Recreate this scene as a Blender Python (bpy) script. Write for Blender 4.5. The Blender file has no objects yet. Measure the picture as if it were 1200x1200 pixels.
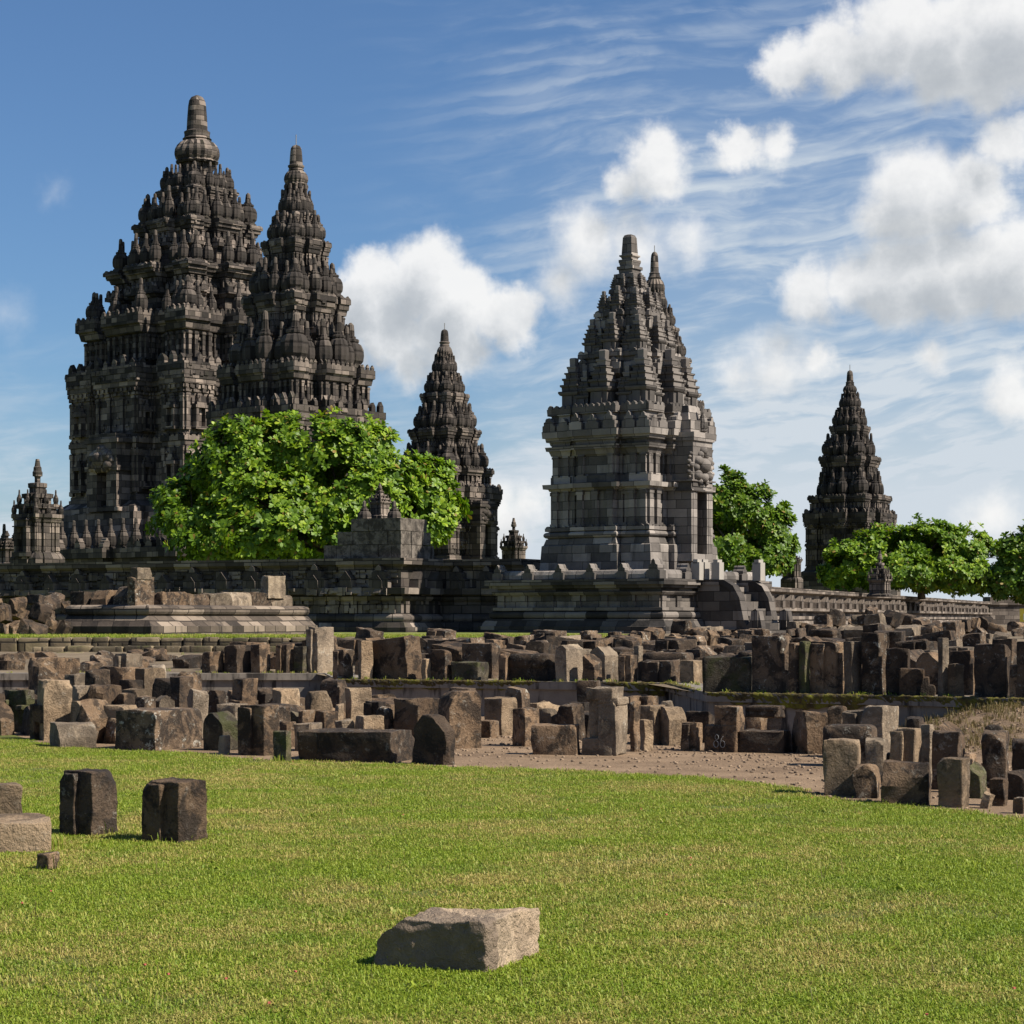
import bpy, math, random
import numpy as np
from mathutils import Vector, Matrix, noise, Euler
R = math.radians
random.seed(7)
S = bpy.context.scene
COL = S.collection
# ------------------------------------------------------------------ camera, sky, sun, exposure
KD = 1.7                          # lens length relative to a 45 mm lens
CAM_Z = 1.65; F = 1500.0*KD; HZ = 725.0
cam = bpy.data.cameras.new('camera'); camo = bpy.data.objects.new('camera', cam); COL.objects.link(camo)
camo.location = (0, 0, CAM_Z); camo.rotation_euler = (R(90), 0, 0)
cam.sensor_width = 36; cam.lens = 36*F/1200; cam.shift_y = (HZ-600)/1200
cam.clip_start = .1; cam.clip_end = 20000
S.camera = camo
SUN_EL, SUN_AZ = 45, 21          # azimuth measured from +X towards the camera (-Y)
sd = Vector((math.cos(R(SUN_EL))*math.cos(R(SUN_AZ)), -math.cos(R(SUN_EL))*math.sin(R(SUN_AZ)), math.sin(R(SUN_EL))))
sl = bpy.data.lights.new('sun', 'SUN'); so = bpy.data.objects.new('sun', sl); COL.objects.link(so)
sl.energy = 5.0; sl.angle = R(.55); sl.color = (1, .92, .81)
so.rotation_euler = sd.to_track_quat('Z', 'Y').to_euler(); so.location = (40, -30, 60)
S.view_settings.view_transform = 'Standard'; S.view_settings.look = 'None'
S.view_settings.exposure = 0.8; S.view_settings.gamma = 1
S.cycles.max_bounces = 6; S.cycles.transparent_max_bounces = 8

class NT:
    """small helper for node trees"""
    def __init__(s, tree): s.t = tree; s.N = tree.nodes; s.L = tree.links
    def n(s, kind, **kw):
        nd = s.N.new(kind)
        for k, v in kw.items():
            if k == 'ins':
                for a, b in v.items():
                    if isinstance(b, bpy.types.NodeSocket): s.L.new(b, nd.inputs[a])
                    else: nd.inputs[a].default_value = b
            else: setattr(nd, k, v)
        return nd
    def m(s, op, a, b=None, c=None, clamp=False):
        nd = s.N.new('ShaderNodeMath'); nd.operation = op; nd.use_clamp = clamp
        for i, v in enumerate((a, b, c)):
            if v is None: continue
            if isinstance(v, bpy.types.NodeSocket): s.L.new(v, nd.inputs[i])
            else: nd.inputs[i].default_value = v
        return nd.outputs[0]
    def v(s, op, a, b=None, scale=None):
        nd = s.N.new('ShaderNodeVectorMath'); nd.operation = op
        for i, x in enumerate((a, b)):
            if x is None: continue
            if isinstance(x, bpy.types.NodeSocket): s.L.new(x, nd.inputs[i])
            else: nd.inputs[i].default_value = x
        if scale is not None:
            if isinstance(scale, bpy.types.NodeSocket): s.L.new(scale, nd.inputs['Scale'])
            else: nd.inputs['Scale'].default_value = scale
        return nd.outputs[1] if op in ('DISTANCE', 'LENGTH', 'DOT_PRODUCT') else nd.outputs[0]
    def noise(s, vec, scale, detail=4, rough=.55, dist=0):
        nd = s.n('ShaderNodeTexNoise', ins={'Vector': vec, 'Scale': scale, 'Detail': detail, 'Roughness': rough, 'Distortion': dist})
        return nd.outputs['Fac'], nd.outputs['Color']
    def step(s, x, a, b, lo=0., hi=1.):
        nd = s.n('ShaderNodeMapRange', interpolation_type='SMOOTHSTEP')
        s.L.new(x, nd.inputs[0])
        for i, v in enumerate((a, b, lo, hi)): nd.inputs[i+1].default_value = v
        return nd.outputs[0]
    def mix(s, f, a, b, mode='MIX'):
        nd = s.n('ShaderNodeMix', data_type='RGBA', blend_type=mode)
        for i, x in ((0, f), (6, a), (7, b)):
            if isinstance(x, bpy.types.NodeSocket): s.L.new(x, nd.inputs[i])
            else: nd.inputs[i].default_value = x if i == 0 else (*x[:3], 1)
        return nd.outputs[2]
    def ramp(s, f, stops):
        nd = s.n('ShaderNodeValToRGB'); s.L.new(f, nd.inputs[0]); e = nd.color_ramp.elements
        while len(e) < len(stops): e.new(.5)
        for el, (p, c) in zip(e, stops): el.position = p; el.color = (*c, 1)
        return nd.outputs[0]

# ---- world: Nishita sky with clouds placed by direction
W = bpy.data.worlds.new('World'); S.world = W; W.use_nodes = True
w = NT(W.node_tree); w.N.clear()
gen = w.n('ShaderNodeTexCoord').outputs['Generated']
sky = w.n('ShaderNodeTexSky', sky_type='NISHITA', sun_disc=False, sun_elevation=R(SUN_EL), sun_rotation=R(90+SUN_AZ),
          altitude=150, air_density=1.0, dust_density=.6, ozone_density=2.2)
def pdir(px, py):
    return Vector(((px-600)/F, 1, (HZ-py)/F)).normalized()
CLOUDS = [ # px, py, radius px, strength
 (440,335,50,1),(500,325,60,1),(545,350,55,1),(595,370,48,.9),(455,385,60,.9),(525,390,60,.9),(410,360,45,1),(400,420,45,.7),(480,420,45,.6),
 (925,75,42,.9),(985,60,55,1),(1055,45,68,1),(1125,48,72,1),(1200,45,80,1),(1160,95,45,.8),(1090,90,45,.7),
 (775,195,48,.85),(740,215,30,.6),(868,176,36,.85),(910,172,30,.6),
 (690,285,58,.6),(655,330,48,.5),(745,290,58,.5),(805,285,45,.42),
 (1080,232,75,.9),(1145,225,55,.9),(1040,250,48,.75),(1055,330,66,.95),(1120,325,70,1),(1190,315,75,1),(950,345,50,.8),(1000,330,45,.7),
 (905,430,55,.5),(865,435,38,.42),(950,428,30,.6),(1095,418,30,.5),(1190,460,48,.7),(1185,165,42,.85),
 (75,221,36,.17),(10,368,45,.2),(575,610,60,.75),(620,590,40,.5),(1160,610,48,.5)]
def density(vec):
    _, c1 = w.noise(vec, 17*KD, 7, .62)
    _, c2 = w.noise(vec, 60*KD, 3, .6)
    d1 = w.v('SCALE', w.v('SUBTRACT', c1, (.5,.5,.5)), scale=.046/KD)
    d2 = w.v('SCALE', w.v('SUBTRACT', c2, (.5,.5,.5)), scale=.016/KD)
    p = w.v('ADD', vec, w.v('ADD', d1, d2))
    acc = None
    for px, py, r, a in CLOUDS:
        dd = w.v('DISTANCE', p, tuple(pdir(px, py)))
        rr = r/F*1.12
        k = w.m('MULTIPLY_ADD', dd, -a*1.5/rr, a*1.5)
        acc = k if acc is None else w.m('SMOOTH_MAX', acc, k, .12)
    return acc
sunv = Vector((.5, -.1, .85)).normalized()*.034/KD
D0 = density(gen)
D1 = density(w.v('ADD', gen, tuple(sunv)))
cov = w.step(D0, .06, .72)
bil, _ = w.noise(gen, 42*KD, 5, .6)
lit = w.m('ADD', w.step(D1, 1.5, -.1), w.m('MULTIPLY_ADD', bil, .7, -.36))
# high rippled cloud
sep = w.n('ShaderNodeSeparateXYZ', ins={0: gen}); X, Y, Z = sep.outputs
az = w.m('MULTIPLY', w.m('ARCTAN2', X, Y), KD); el = w.m('MULTIPLY', w.m('ARCSINE', Z), KD)
tilt = w.m('ADD', el, w.m('MULTIPLY', az, -.10))
_, wob = w.noise(gen, 5*KD, 3)
wz = w.m('MULTIPLY', w.m('SUBTRACT', w.n('ShaderNodeSeparateXYZ', ins={0: wob}).outputs[0], .5), .05)
cv = w.n('ShaderNodeCombineXYZ', ins={0: w.m('MULTIPLY', az, 14), 1: w.m('MULTIPLY', w.m('ADD', tilt, wz), 62), 2: 0.}).outputs[0]
rip, _ = w.noise(cv, 1., 5, .6, .4)
cv2 = w.n('ShaderNodeCombineXYZ', ins={0: w.m('MULTIPLY', az, 5), 1: w.m('MULTIPLY', tilt, 16), 2: 3.}).outputs[0]
big, _ = w.noise(cv2, 1., 5, .6, .6)
reg = w.m('MULTIPLY', w.step(az, -.14, .16), w.step(el, .56, .30))
low = w.step(el, .26, .03)
amt = w.m('ADD', w.m('MULTIPLY', reg, .6), w.m('MULTIPLY', low, .85))
veil = w.m('MULTIPLY', w.step(w.m('ADD', w.m('MULTIPLY', rip, .62), w.m('MULTIPLY', big, .5)), .46, .78), 1.)
veil = w.m('MULTIPLY', w.m('ADD', veil, w.m('MULTIPLY', amt, .55)), w.m('MULTIPLY', amt, 1.05), clamp=True)
band = w.m('SINE', w.m('ADD', w.m('MULTIPLY', w.m('ADD', tilt, w.m('MULTIPLY', wz, .6)), 430.), w.m('MULTIPLY', rip, 8.)))
bmask = w.m('MULTIPLY', w.step(az, -.16, .08), w.m('MULTIPLY', w.step(el, .06, .2), w.step(big, .40, .62)))
veil = w.m('ADD', veil, w.m('MULTIPLY', w.m('MULTIPLY', w.step(band, -.5, 1.), bmask), .20), clamp=True)
SKYK = .050
skyc = w.v('SCALE', sky.outputs[0], scale=SKYK)
skyc = w.mix(1., skyc, (.71, .93, 1.18), 'MULTIPLY')
c_veil = w.mix(veil, skyc, (.36, .40, .44))
c_cum = w.ramp(lit, [(0., (.29, .305, .32)), (.3, (.35, .362, .372)), (.55, (.43, .436, .44)), (1., (.56, .555, .545))])
fin = w.mix(w.m('MULTIPLY', cov, .9), c_veil, c_cum)
bg = w.n('ShaderNodeBackground', ins={0: fin, 1: 1.0})
w.L.new(bg.outputs[0], w.n('ShaderNodeOutputWorld').inputs[0])
W.cycles.sampling_method = 'MANUAL'; W.cycles.sample_map_resolution = 512

# ------------------------------------------------------------------ placing and building helpers
def at(px, d, z=0): return Vector(((px-600)/F*d, d, z))
def zat(py, d): return CAM_Z+(HZ-py)*d/F
def gd(py, zg=0): return (CAM_Z-zg)*F/(py-HZ)

class MB:
    def __init__(s): s.V = []; s.Fc = []; s.n = 0
    def add(s, vs, fs):
        k = s.n; s.V.extend(vs); s.n += len(vs); s.Fc.extend([tuple(i+k for i in f) for f in fs])
    def box(s, c, size, rz=0, taper=1.):
        cx, cy, cz = c; a, b, h = size[0]/2, size[1]/2, size[2]/2
        co, si = math.cos(rz), math.sin(rz); vs = []
        for zz, t in ((-h, 1), (h, taper)):
            for x, y in ((-a,-b),(a,-b),(a,b),(-a,b)):
                x *= t; y *= t
                vs.append((cx+x*co-y*si, cy+x*si+y*co, cz+zz))
        s.add(vs, [(3,2,1,0),(4,5,6,7),(0,1,5,4),(1,2,6,5),(2,3,7,6),(3,0,4,7)])
    def loft(s, rings, caps=True):
        m = len(rings[0]); vs = [p for r in rings for p in r]; fs = []
        for i in range(len(rings)-1):
            for j in range(m):
                k = (j+1) % m
                fs.append((i*m+j, i*m+k, (i+1)*m+k, (i+1)*m+j))
        if caps: fs += [tuple(range(m))[::-1], tuple(range((len(rings)-1)*m, len(rings)*m))]
        s.add(vs, fs)
    def lathe(s, prof, c=(0,0,0), seg=14, rib=0., sc=1.):
        rings = []
        for r, z in prof:
            rings.append([(c[0]+sc*r*(1-(rib if (j % 2 and r > .05) else 0))*math.cos(2*math.pi*j/seg),
                           c[1]+sc*r*(1-(rib if (j % 2 and r > .05) else 0))*math.sin(2*math.pi*j/seg), c[2]+sc*z) for j in range(seg)])
        s.loft(rings)
    def prism(s, poly, t, o, ux, uz=(0,0,1)):
        """poly in (lateral, up); thickness t along the normal, centred at o"""
        ux = Vector(ux); uz = Vector(uz); nn = ux.cross(uz); o = Vector(o); m = len(poly)
        vs = [tuple(o+ux*a+uz*b+nn*k) for k in (t/2, -t/2) for a, b in poly]
        fs = [tuple(range(m)), tuple(range(2*m-1, m-1, -1))]
        for j in range(m):
            k = (j+1) % m; fs.append((k, j, m+j, m+k))
        s.add(vs, fs)
    def mesh(s, name, m=None, smooth=False):
        me = bpy.data.meshes.new(name); me.from_pydata([tuple(v) for v in s.V], [], s.Fc); me.update()
        if smooth:
            me.polygons.foreach_set('use_smooth', [True]*len(me.polygons))
        if m: me.materials.append(m)
        return me
    def build(s, name, m=None, parent=None, smooth=False, loc=(0,0,0), rz=0):
        o = bpy.data.objects.new(name, s.mesh(name, m, smooth)); COL.objects.link(o)
        o.location = loc; o.rotation_euler = (0, 0, rz)
        if parent: o.parent = parent
        return o
def tag(o, label=None, cat=None, group=None, kind=None):
    if label: o['label'] = label
    if cat:
        o['category'] = cat; o['kind'] = 'thing'
    if group: o['group'] = group
    if kind: o['kind'] = kind
    return o
def empty(name, loc, rz=0, label=None, cat=None, group=None):
    o = bpy.data.objects.new(name, None); COL.objects.link(o); o.location = loc; o.rotation_euler = (0, 0, rz)
    o.empty_display_size = .3
    return tag(o, label, cat, group)
def put(me, name, parent, loc, rz=0, sc=1.):
    o = bpy.data.objects.new(name, me); COL.objects.link(o); o.parent = parent
    o.location = loc; o.rotation_euler = (0, 0, rz); o.scale = (sc,)*3 if not isinstance(sc, tuple) else sc
    return o

# ------------------------------------------------------------------ materials
def new_mat(name):
    m = bpy.data.materials.new(name); m.use_nodes = True; t = NT(m.node_tree)
    b = t.N['Principled BSDF']; b.inputs['Roughness'].default_value = .9
    b.inputs['Specular IOR Level'].default_value = .25
    return m, t, b
def masonry(name, tones, bw, bh, mortar=.02, crust=.5, lichen=.25, bump=.6, streak=True, moss=0.):
    m, t, b = new_mat(name)
    tc = t.n('ShaderNodeTexCoord'); P = tc.outputs['Object']
    nx, ny, nz = t.n('ShaderNodeSeparateXYZ', ins={0: tc.outputs['Normal']}).outputs
    x, y, z = t.n('ShaderNodeSeparateXYZ', ins={0: P}).outputs
    fx = t.m('GREATER_THAN', t.m('ABSOLUTE', nx), t.m('ABSOLUTE', ny))
    u = t.m('ADD', t.m('MULTIPLY', y, fx), t.m('MULTIPLY', x, t.m('SUBTRACT', 1., fx)))
    wob, _ = t.noise(P, .9, 2)
    z2 = t.m('ADD', z, t.m('MULTIPLY', wob, .06))
    uv = t.n('ShaderNodeCombineXYZ', ins={0: t.m('ADD', u, t.m('MULTIPLY', fx, 3.7)), 1: z2, 2: 0.}).outputs[0]
    br = t.n('ShaderNodeTexBrick', offset=.43, squash=.72, squash_frequency=3,
             ins={'Vector': uv, 'Color1': (0,0,0,1), 'Color2': (1,1,1,1), 'Mortar': (.5,.5,.5,1), 'Scale': 1., 'Mortar Size': mortar,
                  'Mortar Smooth': .3, 'Bias': 0., 'Brick Width': bw, 'Row Height': bh})
    rnd = t.n('ShaderNodeSeparateColor', ins={0: br.outputs[0]}).outputs[0]
    n1, _ = t.noise(P, 1.7, 6, .65)
    n2, _ = t.noise(P, 9, 5, .7)
    base = t.ramp(t.m('ADD', t.m('MULTIPLY', rnd, .85), t.m('MULTIPLY_ADD', n1, .5, -.17)), [(i/(len(tones)-1)*.9+.05, c) for i, c in enumerate(tones)])
    sp = t.v('MULTIPLY', P, (1.3, 1.3, .28 if streak else 1.))
    st, _ = t.noise(sp, .8, 6, .65, .3)
    base = t.mix(t.m('MULTIPLY', t.step(st, .52, .68), crust), base, (.028, .026, .025))
    li = t.step(n2, .62, .72)
    base = t.mix(t.m('MULTIPLY', li, lichen), base, (.42, .39, .34))
    if moss:
        ms, _ = t.noise(P, 2.3, 5, .6)
        up = t.step(nz, .1, .8)
        base = t.mix(t.m('MULTIPLY', t.m('MULTIPLY', t.step(ms, .5, .62), t.m('MULTIPLY_ADD', up, .6, .4)), moss), base, (.085, .10, .02))
    base = t.mix(t.m('MULTIPLY', br.outputs['Fac'], .8), base, (.014, .012, .011))
    base = t.mix(1., base, (.70,.665,.63), 'MULTIPLY')
    t.L.new(base, b.inputs['Base Color'])
    h = t.m('ADD', t.m('MULTIPLY', br.outputs['Fac'], -1.), t.m('ADD', t.m('MULTIPLY', n2, .55), t.m('ADD', t.m('MULTIPLY', n1, .6), t.m('MULTIPLY', rnd, .5))))
    bp = t.n('ShaderNodeBump', ins={'Strength': bump, 'Distance': .06, 'Height': h})
    t.L.new(bp.outputs[0], b.inputs['Normal'])
    return m
def loose(name, c1, c2, crust=.4, lichen=.3, moss=0., bump=.95):
    m, t, b = new_mat(name)
    tc = t.n('ShaderNodeTexCoord'); oi = t.n('ShaderNodeObjectInfo')
    P = t.v('ADD', tc.outputs['Object'], t.v('SCALE', (13., 7., 5.), scale=t.m('MULTIPLY', oi.outputs['Random'], 9.)))
    n1, _ = t.noise(P, 2.2, 6, .65); n2, _ = t.noise(P, 11, 6, .7); n3, _ = t.noise(P, 42, 4, .7); n4, _ = t.noise(P, 3.1, 7, .72, .5)
    base = t.mix(t.step(n1, .35, .65), c1, c2)
    base = t.mix(t.m('MULTIPLY', t.step(n3, .45, .7), .3), base, (c2[0]*1.5, c2[1]*1.45, c2[2]*1.4))
    base = t.mix(t.m('MULTIPLY', t.step(n4, .47, .57), min(1., crust+.2)), base, (.020, .017, .015))
    li = t.m('MULTIPLY', t.step(t.m('ADD', t.m('MULTIPLY', n2, .7), t.m('MULTIPLY', n3, .3)), .55, .6), t.step(n1, .43, .55))
    base = t.mix(t.m('MULTIPLY', li, lichen), base, (.46, .45, .40))
    pits = t.step(n3, .36, .28)
    base = t.mix(t.m('MULTIPLY', pits, .6), base, (.015, .013, .012))
    if moss:
        m1, _ = t.noise(P, 3.7, 5, .6)
        base = t.mix(t.m('MULTIPLY', t.step(m1, .48, .6), moss), base, (.07, .085, .018))
    br = t.m('MULTIPLY_ADD', oi.outputs['Random'], .58, .46)
    base = t.mix(1., base, t.n('ShaderNodeCombineColor', ins={0: t.m('MULTIPLY', br, 1.03), 1: br, 2: t.m('MULTIPLY', br, .95)}).outputs[0], 'MULTIPLY')
    t.L.new(base, b.inputs['Base Color'])
    h = t.m('ADD', t.m('MULTIPLY', n2, .8), t.m('ADD', t.m('MULTIPLY', n3, .5), n4))
    bp = t.n('ShaderNodeBump', ins={'Strength': bump, 'Distance': .045, 'Height': h})
    t.L.new(bp.outputs[0], b.inputs['Normal'])
    return m
T_DARK = [(.028,.025,.023),(.07,.061,.055),(.135,.117,.104),(.31,.265,.23)]
T_MID = [(.05,.046,.043),(.12,.108,.10),(.19,.17,.155),(.33,.29,.26)]
M = {}
M['tower'] = masonry('andesite_tower', T_DARK, .95, .42, crust=.65, lichen=.22, bump=.9, moss=.16)
M['tower_far'] = masonry('andesite_far_tower', [tuple(c*.8 for c in q) for q in T_DARK], .95, .45, crust=.55, lichen=.1, moss=.12)
M['shiva_body'] = masonry('andesite_tower_body', [(.04,.035,.032),(.105,.09,.08),(.2,.17,.147),(.42,.355,.305)], 1.1, .5, crust=.6, lichen=.25)
M['apit'] = masonry('andesite_restored', [(.08,.075,.07),(.17,.158,.148),(.265,.247,.23),(.44,.41,.38)], .95, .37, crust=.6, lichen=.12, mortar=.013)
M['plinth'] = masonry('andesite_plinth', [(.03,.028,.026),(.085,.078,.072),(.17,.155,.14),(.3,.275,.25)], 1.05, .40, crust=.55, lichen=.15, mortar=.014)
M['wall'] = masonry('andesite_wall', [(.04,.035,.032),(.10,.087,.077),(.19,.165,.145),(.38,.33,.285)], .85, .38, crust=.6, lichen=.25, moss=.12)
M['wall_pale'] = masonry('andesite_pale_wall', [(.08,.068,.058),(.16,.137,.117),(.24,.207,.177),(.36,.315,.27)], .9, .4, crust=.3, lichen=.3)
M['ruin'] = masonry('ruin_stone', [(.035,.03,.026),(.10,.082,.067),(.19,.157,.127),(.34,.285,.23)], .8, .4, crust=.85, lichen=.4)
M['kerb'] = masonry('mossy_kerb_stone', [(.05,.043,.03),(.11,.092,.06),(.19,.155,.10),(.33,.27,.17)], .7, .5, mortar=.03, crust=.85, lichen=.4, moss=.5)
M['brown'] = loose('brown_block', (.115,.076,.048), (.25,.172,.108), .6, .28)
M['dark'] = loose('dark_block', (.05,.036,.026), (.11,.078,.053), .6, .3)
M['tan'] = loose('tan_block', (.23,.165,.105), (.36,.27,.18), .28, .14)
M['lichen'] = loose('lichen_block', (.10,.07,.048), (.21,.15,.10), .6, .85)
M['grey'] = loose('grey_block', (.17,.135,.10), (.30,.24,.175), .25, .35)
M['pale'] = loose('pale_block', (.34,.28,.21), (.46,.385,.30), .12, .1, bump=1.)
M['moss'] = loose('mossy_block', (.07,.062,.042), (.15,.125,.085), .45, .25, .55)
M['hero'] = loose('pale_block_crust_and_shade', (.46,.35,.245), (.58,.46,.335), .12, .1, bump=1.2)
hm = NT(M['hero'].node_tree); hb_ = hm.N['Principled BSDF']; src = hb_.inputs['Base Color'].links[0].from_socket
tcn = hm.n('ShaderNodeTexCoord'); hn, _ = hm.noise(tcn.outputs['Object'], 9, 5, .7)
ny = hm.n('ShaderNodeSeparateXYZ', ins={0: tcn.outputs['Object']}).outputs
front_dark = hm.step(hm.m('ADD', hm.m('ADD', ny[1], hm.m('MULTIPLY', ny[0], .45)), hm.m('MULTIPLY_ADD', hn, .12, -.06)), -.04, -.075)
hm.L.new(hm.mix(hm.m('MULTIPLY', front_dark, hm.step(hn, .3, .6, .70, .92)), src, (.19,.145,.105)), hb_.inputs['Base Color'])  # front side darkened in colour: weathered crust plus the shade on that face
m, t, b = new_mat('concrete'); P = t.n('ShaderNodeTexCoord').outputs['Object']
n1, _ = t.noise(P, 1.3, 6, .65); n2, _ = t.noise(t.v('MULTIPLY', P, (3, 3, .6)), 1.6, 5, .6)
base = t.ramp(n1, [(.3, (.13,.112,.092)), (.7, (.26,.225,.185))]); base = t.mix(t.step(n2, .5, .66), base, (.035,.03,.026))
t.L.new(base, b.inputs['Base Color']); M['concrete'] = m
m, t, b = new_mat('moss_crust'); P = t.n('ShaderNodeTexCoord').outputs['Object']
n1, _ = t.noise(P, 5, 6, .7)
t.L.new(t.ramp(n1, [(.32, (.03,.022,.014)), (.48, (.08,.06,.02)), (.6, (.14,.13,.016)), (.74, (.21,.22,.025))]), b.inputs['Base Color'])
n3, _ = t.noise(P, 28, 4, .7)
t.L.new(t.n('ShaderNodeBump', ins={'Strength': 1., 'Distance': .04, 'Height': n3}).outputs[0], b.inputs['Normal']); M['mosscrust'] = m
def ground_mat(name, stops, s1=.6, s2=14, bump=.5):
    m, t, b = new_mat(name); P = t.n('ShaderNodeNewGeometry').outputs['Position']
    n1, _ = t.noise(P, s1, 5, .6); n2, _ = t.noise(P, s2, 6, .75)
    f = t.m('ADD', t.m('MULTIPLY', n1, .5), t.m('MULTIPLY', n2, .5))
    t.L.new(t.ramp(f, stops), b.inputs['Base Color'])
    t.L.new(t.n('ShaderNodeBump', ins={'Strength': bump, 'Distance': .03, 'Height': n2}).outputs[0], b.inputs['Normal'])
    return m
M['soil'] = ground_mat('soil', [(.34,(.09,.058,.035)),(.5,(.2,.137,.084)),(.66,(.30,.212,.135))], .9, 22, .9)
M['lawn'] = ground_mat('lawn_soil', [(.36,(.05,.062,.011)),(.5,(.085,.10,.02)),(.64,(.14,.14,.04))], .8, 30)
M['upper'] = ground_mat('upper_soil', [(.36,(.07,.052,.034)),(.5,(.14,.107,.068)),(.64,(.22,.172,.11))])
M['turf'] = ground_mat('upper_turf', [(.36,(.07,.09,.015)),(.5,(.13,.155,.03)),(.64,(.2,.2,.06))])
M['far'] = ground_mat('far_ground', [(.36,(.05,.065,.02)),(.5,(.085,.10,.03)),(.64,(.12,.13,.05))], .05, 2)
def blade_mat(name, g1, g2, dry, dryness):
    m, t, b = new_mat(name)
    P = t.n('ShaderNodeNewGeometry').outputs['Position']
    oi = t.n('ShaderNodeObjectInfo').outputs['Random']
    at_ = t.n('ShaderNodeAttribute', attribute_name='tone').outputs['Fac']
    n1, _ = t.noise(P, .55, 5, .62, .4); n2, _ = t.noise(P, 2.3, 4, .6)
    c = t.mix(at_, g1, g2)
    n6, _ = t.noise(P, .23, 3, .5)
    f = t.m('ADD', t.m('MULTIPLY', n1, .5), t.m('ADD', t.m('MULTIPLY', n2, .32), t.m('ADD', t.m('MULTIPLY', n6, .2), t.m('MULTIPLY', at_, .15))))
    c = t.mix(t.m('MULTIPLY', t.step(f, .53, .72), dryness), c, dry)
    n5, _ = t.noise(P, 1.1, 4, .6)
    c = t.mix(t.m('MULTIPLY', t.step(n5, .5, .7), .45), c, (g1[0]*.75, g1[1]*.9, g1[2]*.7))
    b.inputs['Roughness'].default_value = .55
    t.L.new(c, b.inputs['Base Color'])
    tr = t.n('ShaderNodeBsdfTranslucent', ins={0: c})
    mx = t.n('ShaderNodeMixShader', ins={0: .3, 1: b.outputs[0], 2: tr.outputs[0]})
    t.L.new(mx.outputs[0], t.N['Material Output'].inputs[0])
    return m
M['blade'] = blade_mat('grass_blade', (.145,.225,.013), (.27,.325,.03), (.43,.335,.11), .95)
M['blade_dry'] = blade_mat('dry_grass_blade', (.11,.095,.03), (.2,.145,.06), (.23,.16,.08), .9)
def leaf_mat(name, c1, c2, c3):
    m, t, b = new_mat(name)
    a = t.n('ShaderNodeAttribute', attribute_name='tone').outputs['Fac']
    c = t.ramp(a, [(0., c1), (.55, c2), (.93, c3), (1., (.2,.14,.03))])
    b.inputs['Roughness'].default_value = .5; b.inputs['Specular IOR Level'].default_value = .3
    t.L.new(c, b.inputs['Base Color'])
    tr = t.n('ShaderNodeBsdfTranslucent', ins={0: t.mix(1., c, (1.25, 1.35, .6), 'MULTIPLY')})
    mx = t.n('ShaderNodeMixShader', ins={0: .28, 1: b.outputs[0], 2: tr.outputs[0]})
    t.L.new(mx.outputs[0], t.N['Material Output'].inputs[0])
    return m
M['leaf'] = leaf_mat('broad_leaf', (.035,.08,.006), (.12,.21,.011), (.27,.36,.022))
M['leaf_deep'] = leaf_mat('deep_leaf', (.03,.07,.006), (.09,.165,.010), (.19,.27,.018))
m, t, b = new_mat('bark'); P = t.n('ShaderNodeTexCoord').outputs['Object']
n1, _ = t.noise(t.v('MULTIPLY', P, (4, 4, 1)), 2, 5)
t.L.new(t.ramp(n1, [(.3, (.05,.04,.03)), (.7, (.16,.13,.10))]), b.inputs['Base Color']); M['bark'] = m
def flat_mat(name, c, rough=.8, metal=0.):
    m, t, b = new_mat(name); P = t.n('ShaderNodeTexCoord').outputs['Object']; n1, _ = t.noise(P, 8, 4)
    t.L.new(t.mix(n1, tuple(x*.85 for x in c), tuple(min(1, x*1.15) for x in c)), b.inputs['Base Color'])
    b.inputs['Roughness'].default_value = rough; b.inputs['Metallic'].default_value = metal
    return m
M['chalk'] = flat_mat('white_paint', (.26,.26,.25)); M['opening_shade'] = flat_mat('painted_opening_shade', (.03,.027,.025))  # near-black colour standing in for the shade inside niches and doorways
M['metal'] = flat_mat('rod_metal', (.25,.24,.22), .5, .6); M['yellow'] = flat_mat('yellow_board', (.75,.6,.08)); M['white'] = flat_mat('white_board', (.78,.78,.76))
M['post'] = flat_mat('new_cut_stone', (.30,.275,.24)); M['petal'] = flat_mat('red_petal', (.42,.10,.08))

# ------------------------------------------------------------------ ground
def sheet(name, pts, mat, kind='structure'):
    mb = MB(); mb.add(pts, [tuple(range(len(pts)))]); return tag(mb.build(name, mat), kind=kind)
sheet('ground', [(-4000,-400,-.03),(4000,-400,-.03),(4000,9000,-.03),(-4000,9000,-.03)], M['far'])
sheet('dirt_yard', [(-60,-12,0.),(60,-12,0.),(60,26*KD,0.),(-60,26*KD,0.)], M['soil'])
LE = [(-900,850),(-200,850),(0,857),(60,875),(230,885),(330,893),(530,899),(700,906),(830,913),(930,924),(965,937),(1100,949),(1200,961),(1500,995)]
lawn_edge = []
for i in range(len(LE)-1):
    (a, b_), (c, d_) = LE[i], LE[i+1]
    for k in range(6):
        px = a+(c-a)*k/6; py = b_+(d_-b_)*k/6; dd = gd(py)
        dd += (noise.noise(Vector((px*.02, 3, 0)))*.35)
        lawn_edge.append(((px-600)/F*dd, dd))
sheet('lawn', [(-45,-11.5,.006),(45,-11.5,.006)]+[(x, y, .006) for x, y in reversed(lawn_edge)], M['lawn'])
LEDGE = [(-40,24.6),(-6.0,24.6),(-3.55,24.6),(-3.0,22.2),(2.55,20.9),(2.8,18.2),(5.1,17.5),(7.0,16.6),(30,13.5)]
LEDGE = [(a, b_*KD) for a, b_ in LEDGE]
def y_ledge(x):
    for (a, b_), (c, d_) in zip(LEDGE, LEDGE[1:]):
        if a <= x <= c: return b_+(d_-b_)*(x-a)/(c-a)
    return LEDGE[0][1] if x < 0 else LEDGE[-1][1]
def sm(a, b, x):
    t_ = min(1, max(0, (x-a)/(b-a))); return t_*t_*(3-2*t_)
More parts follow.
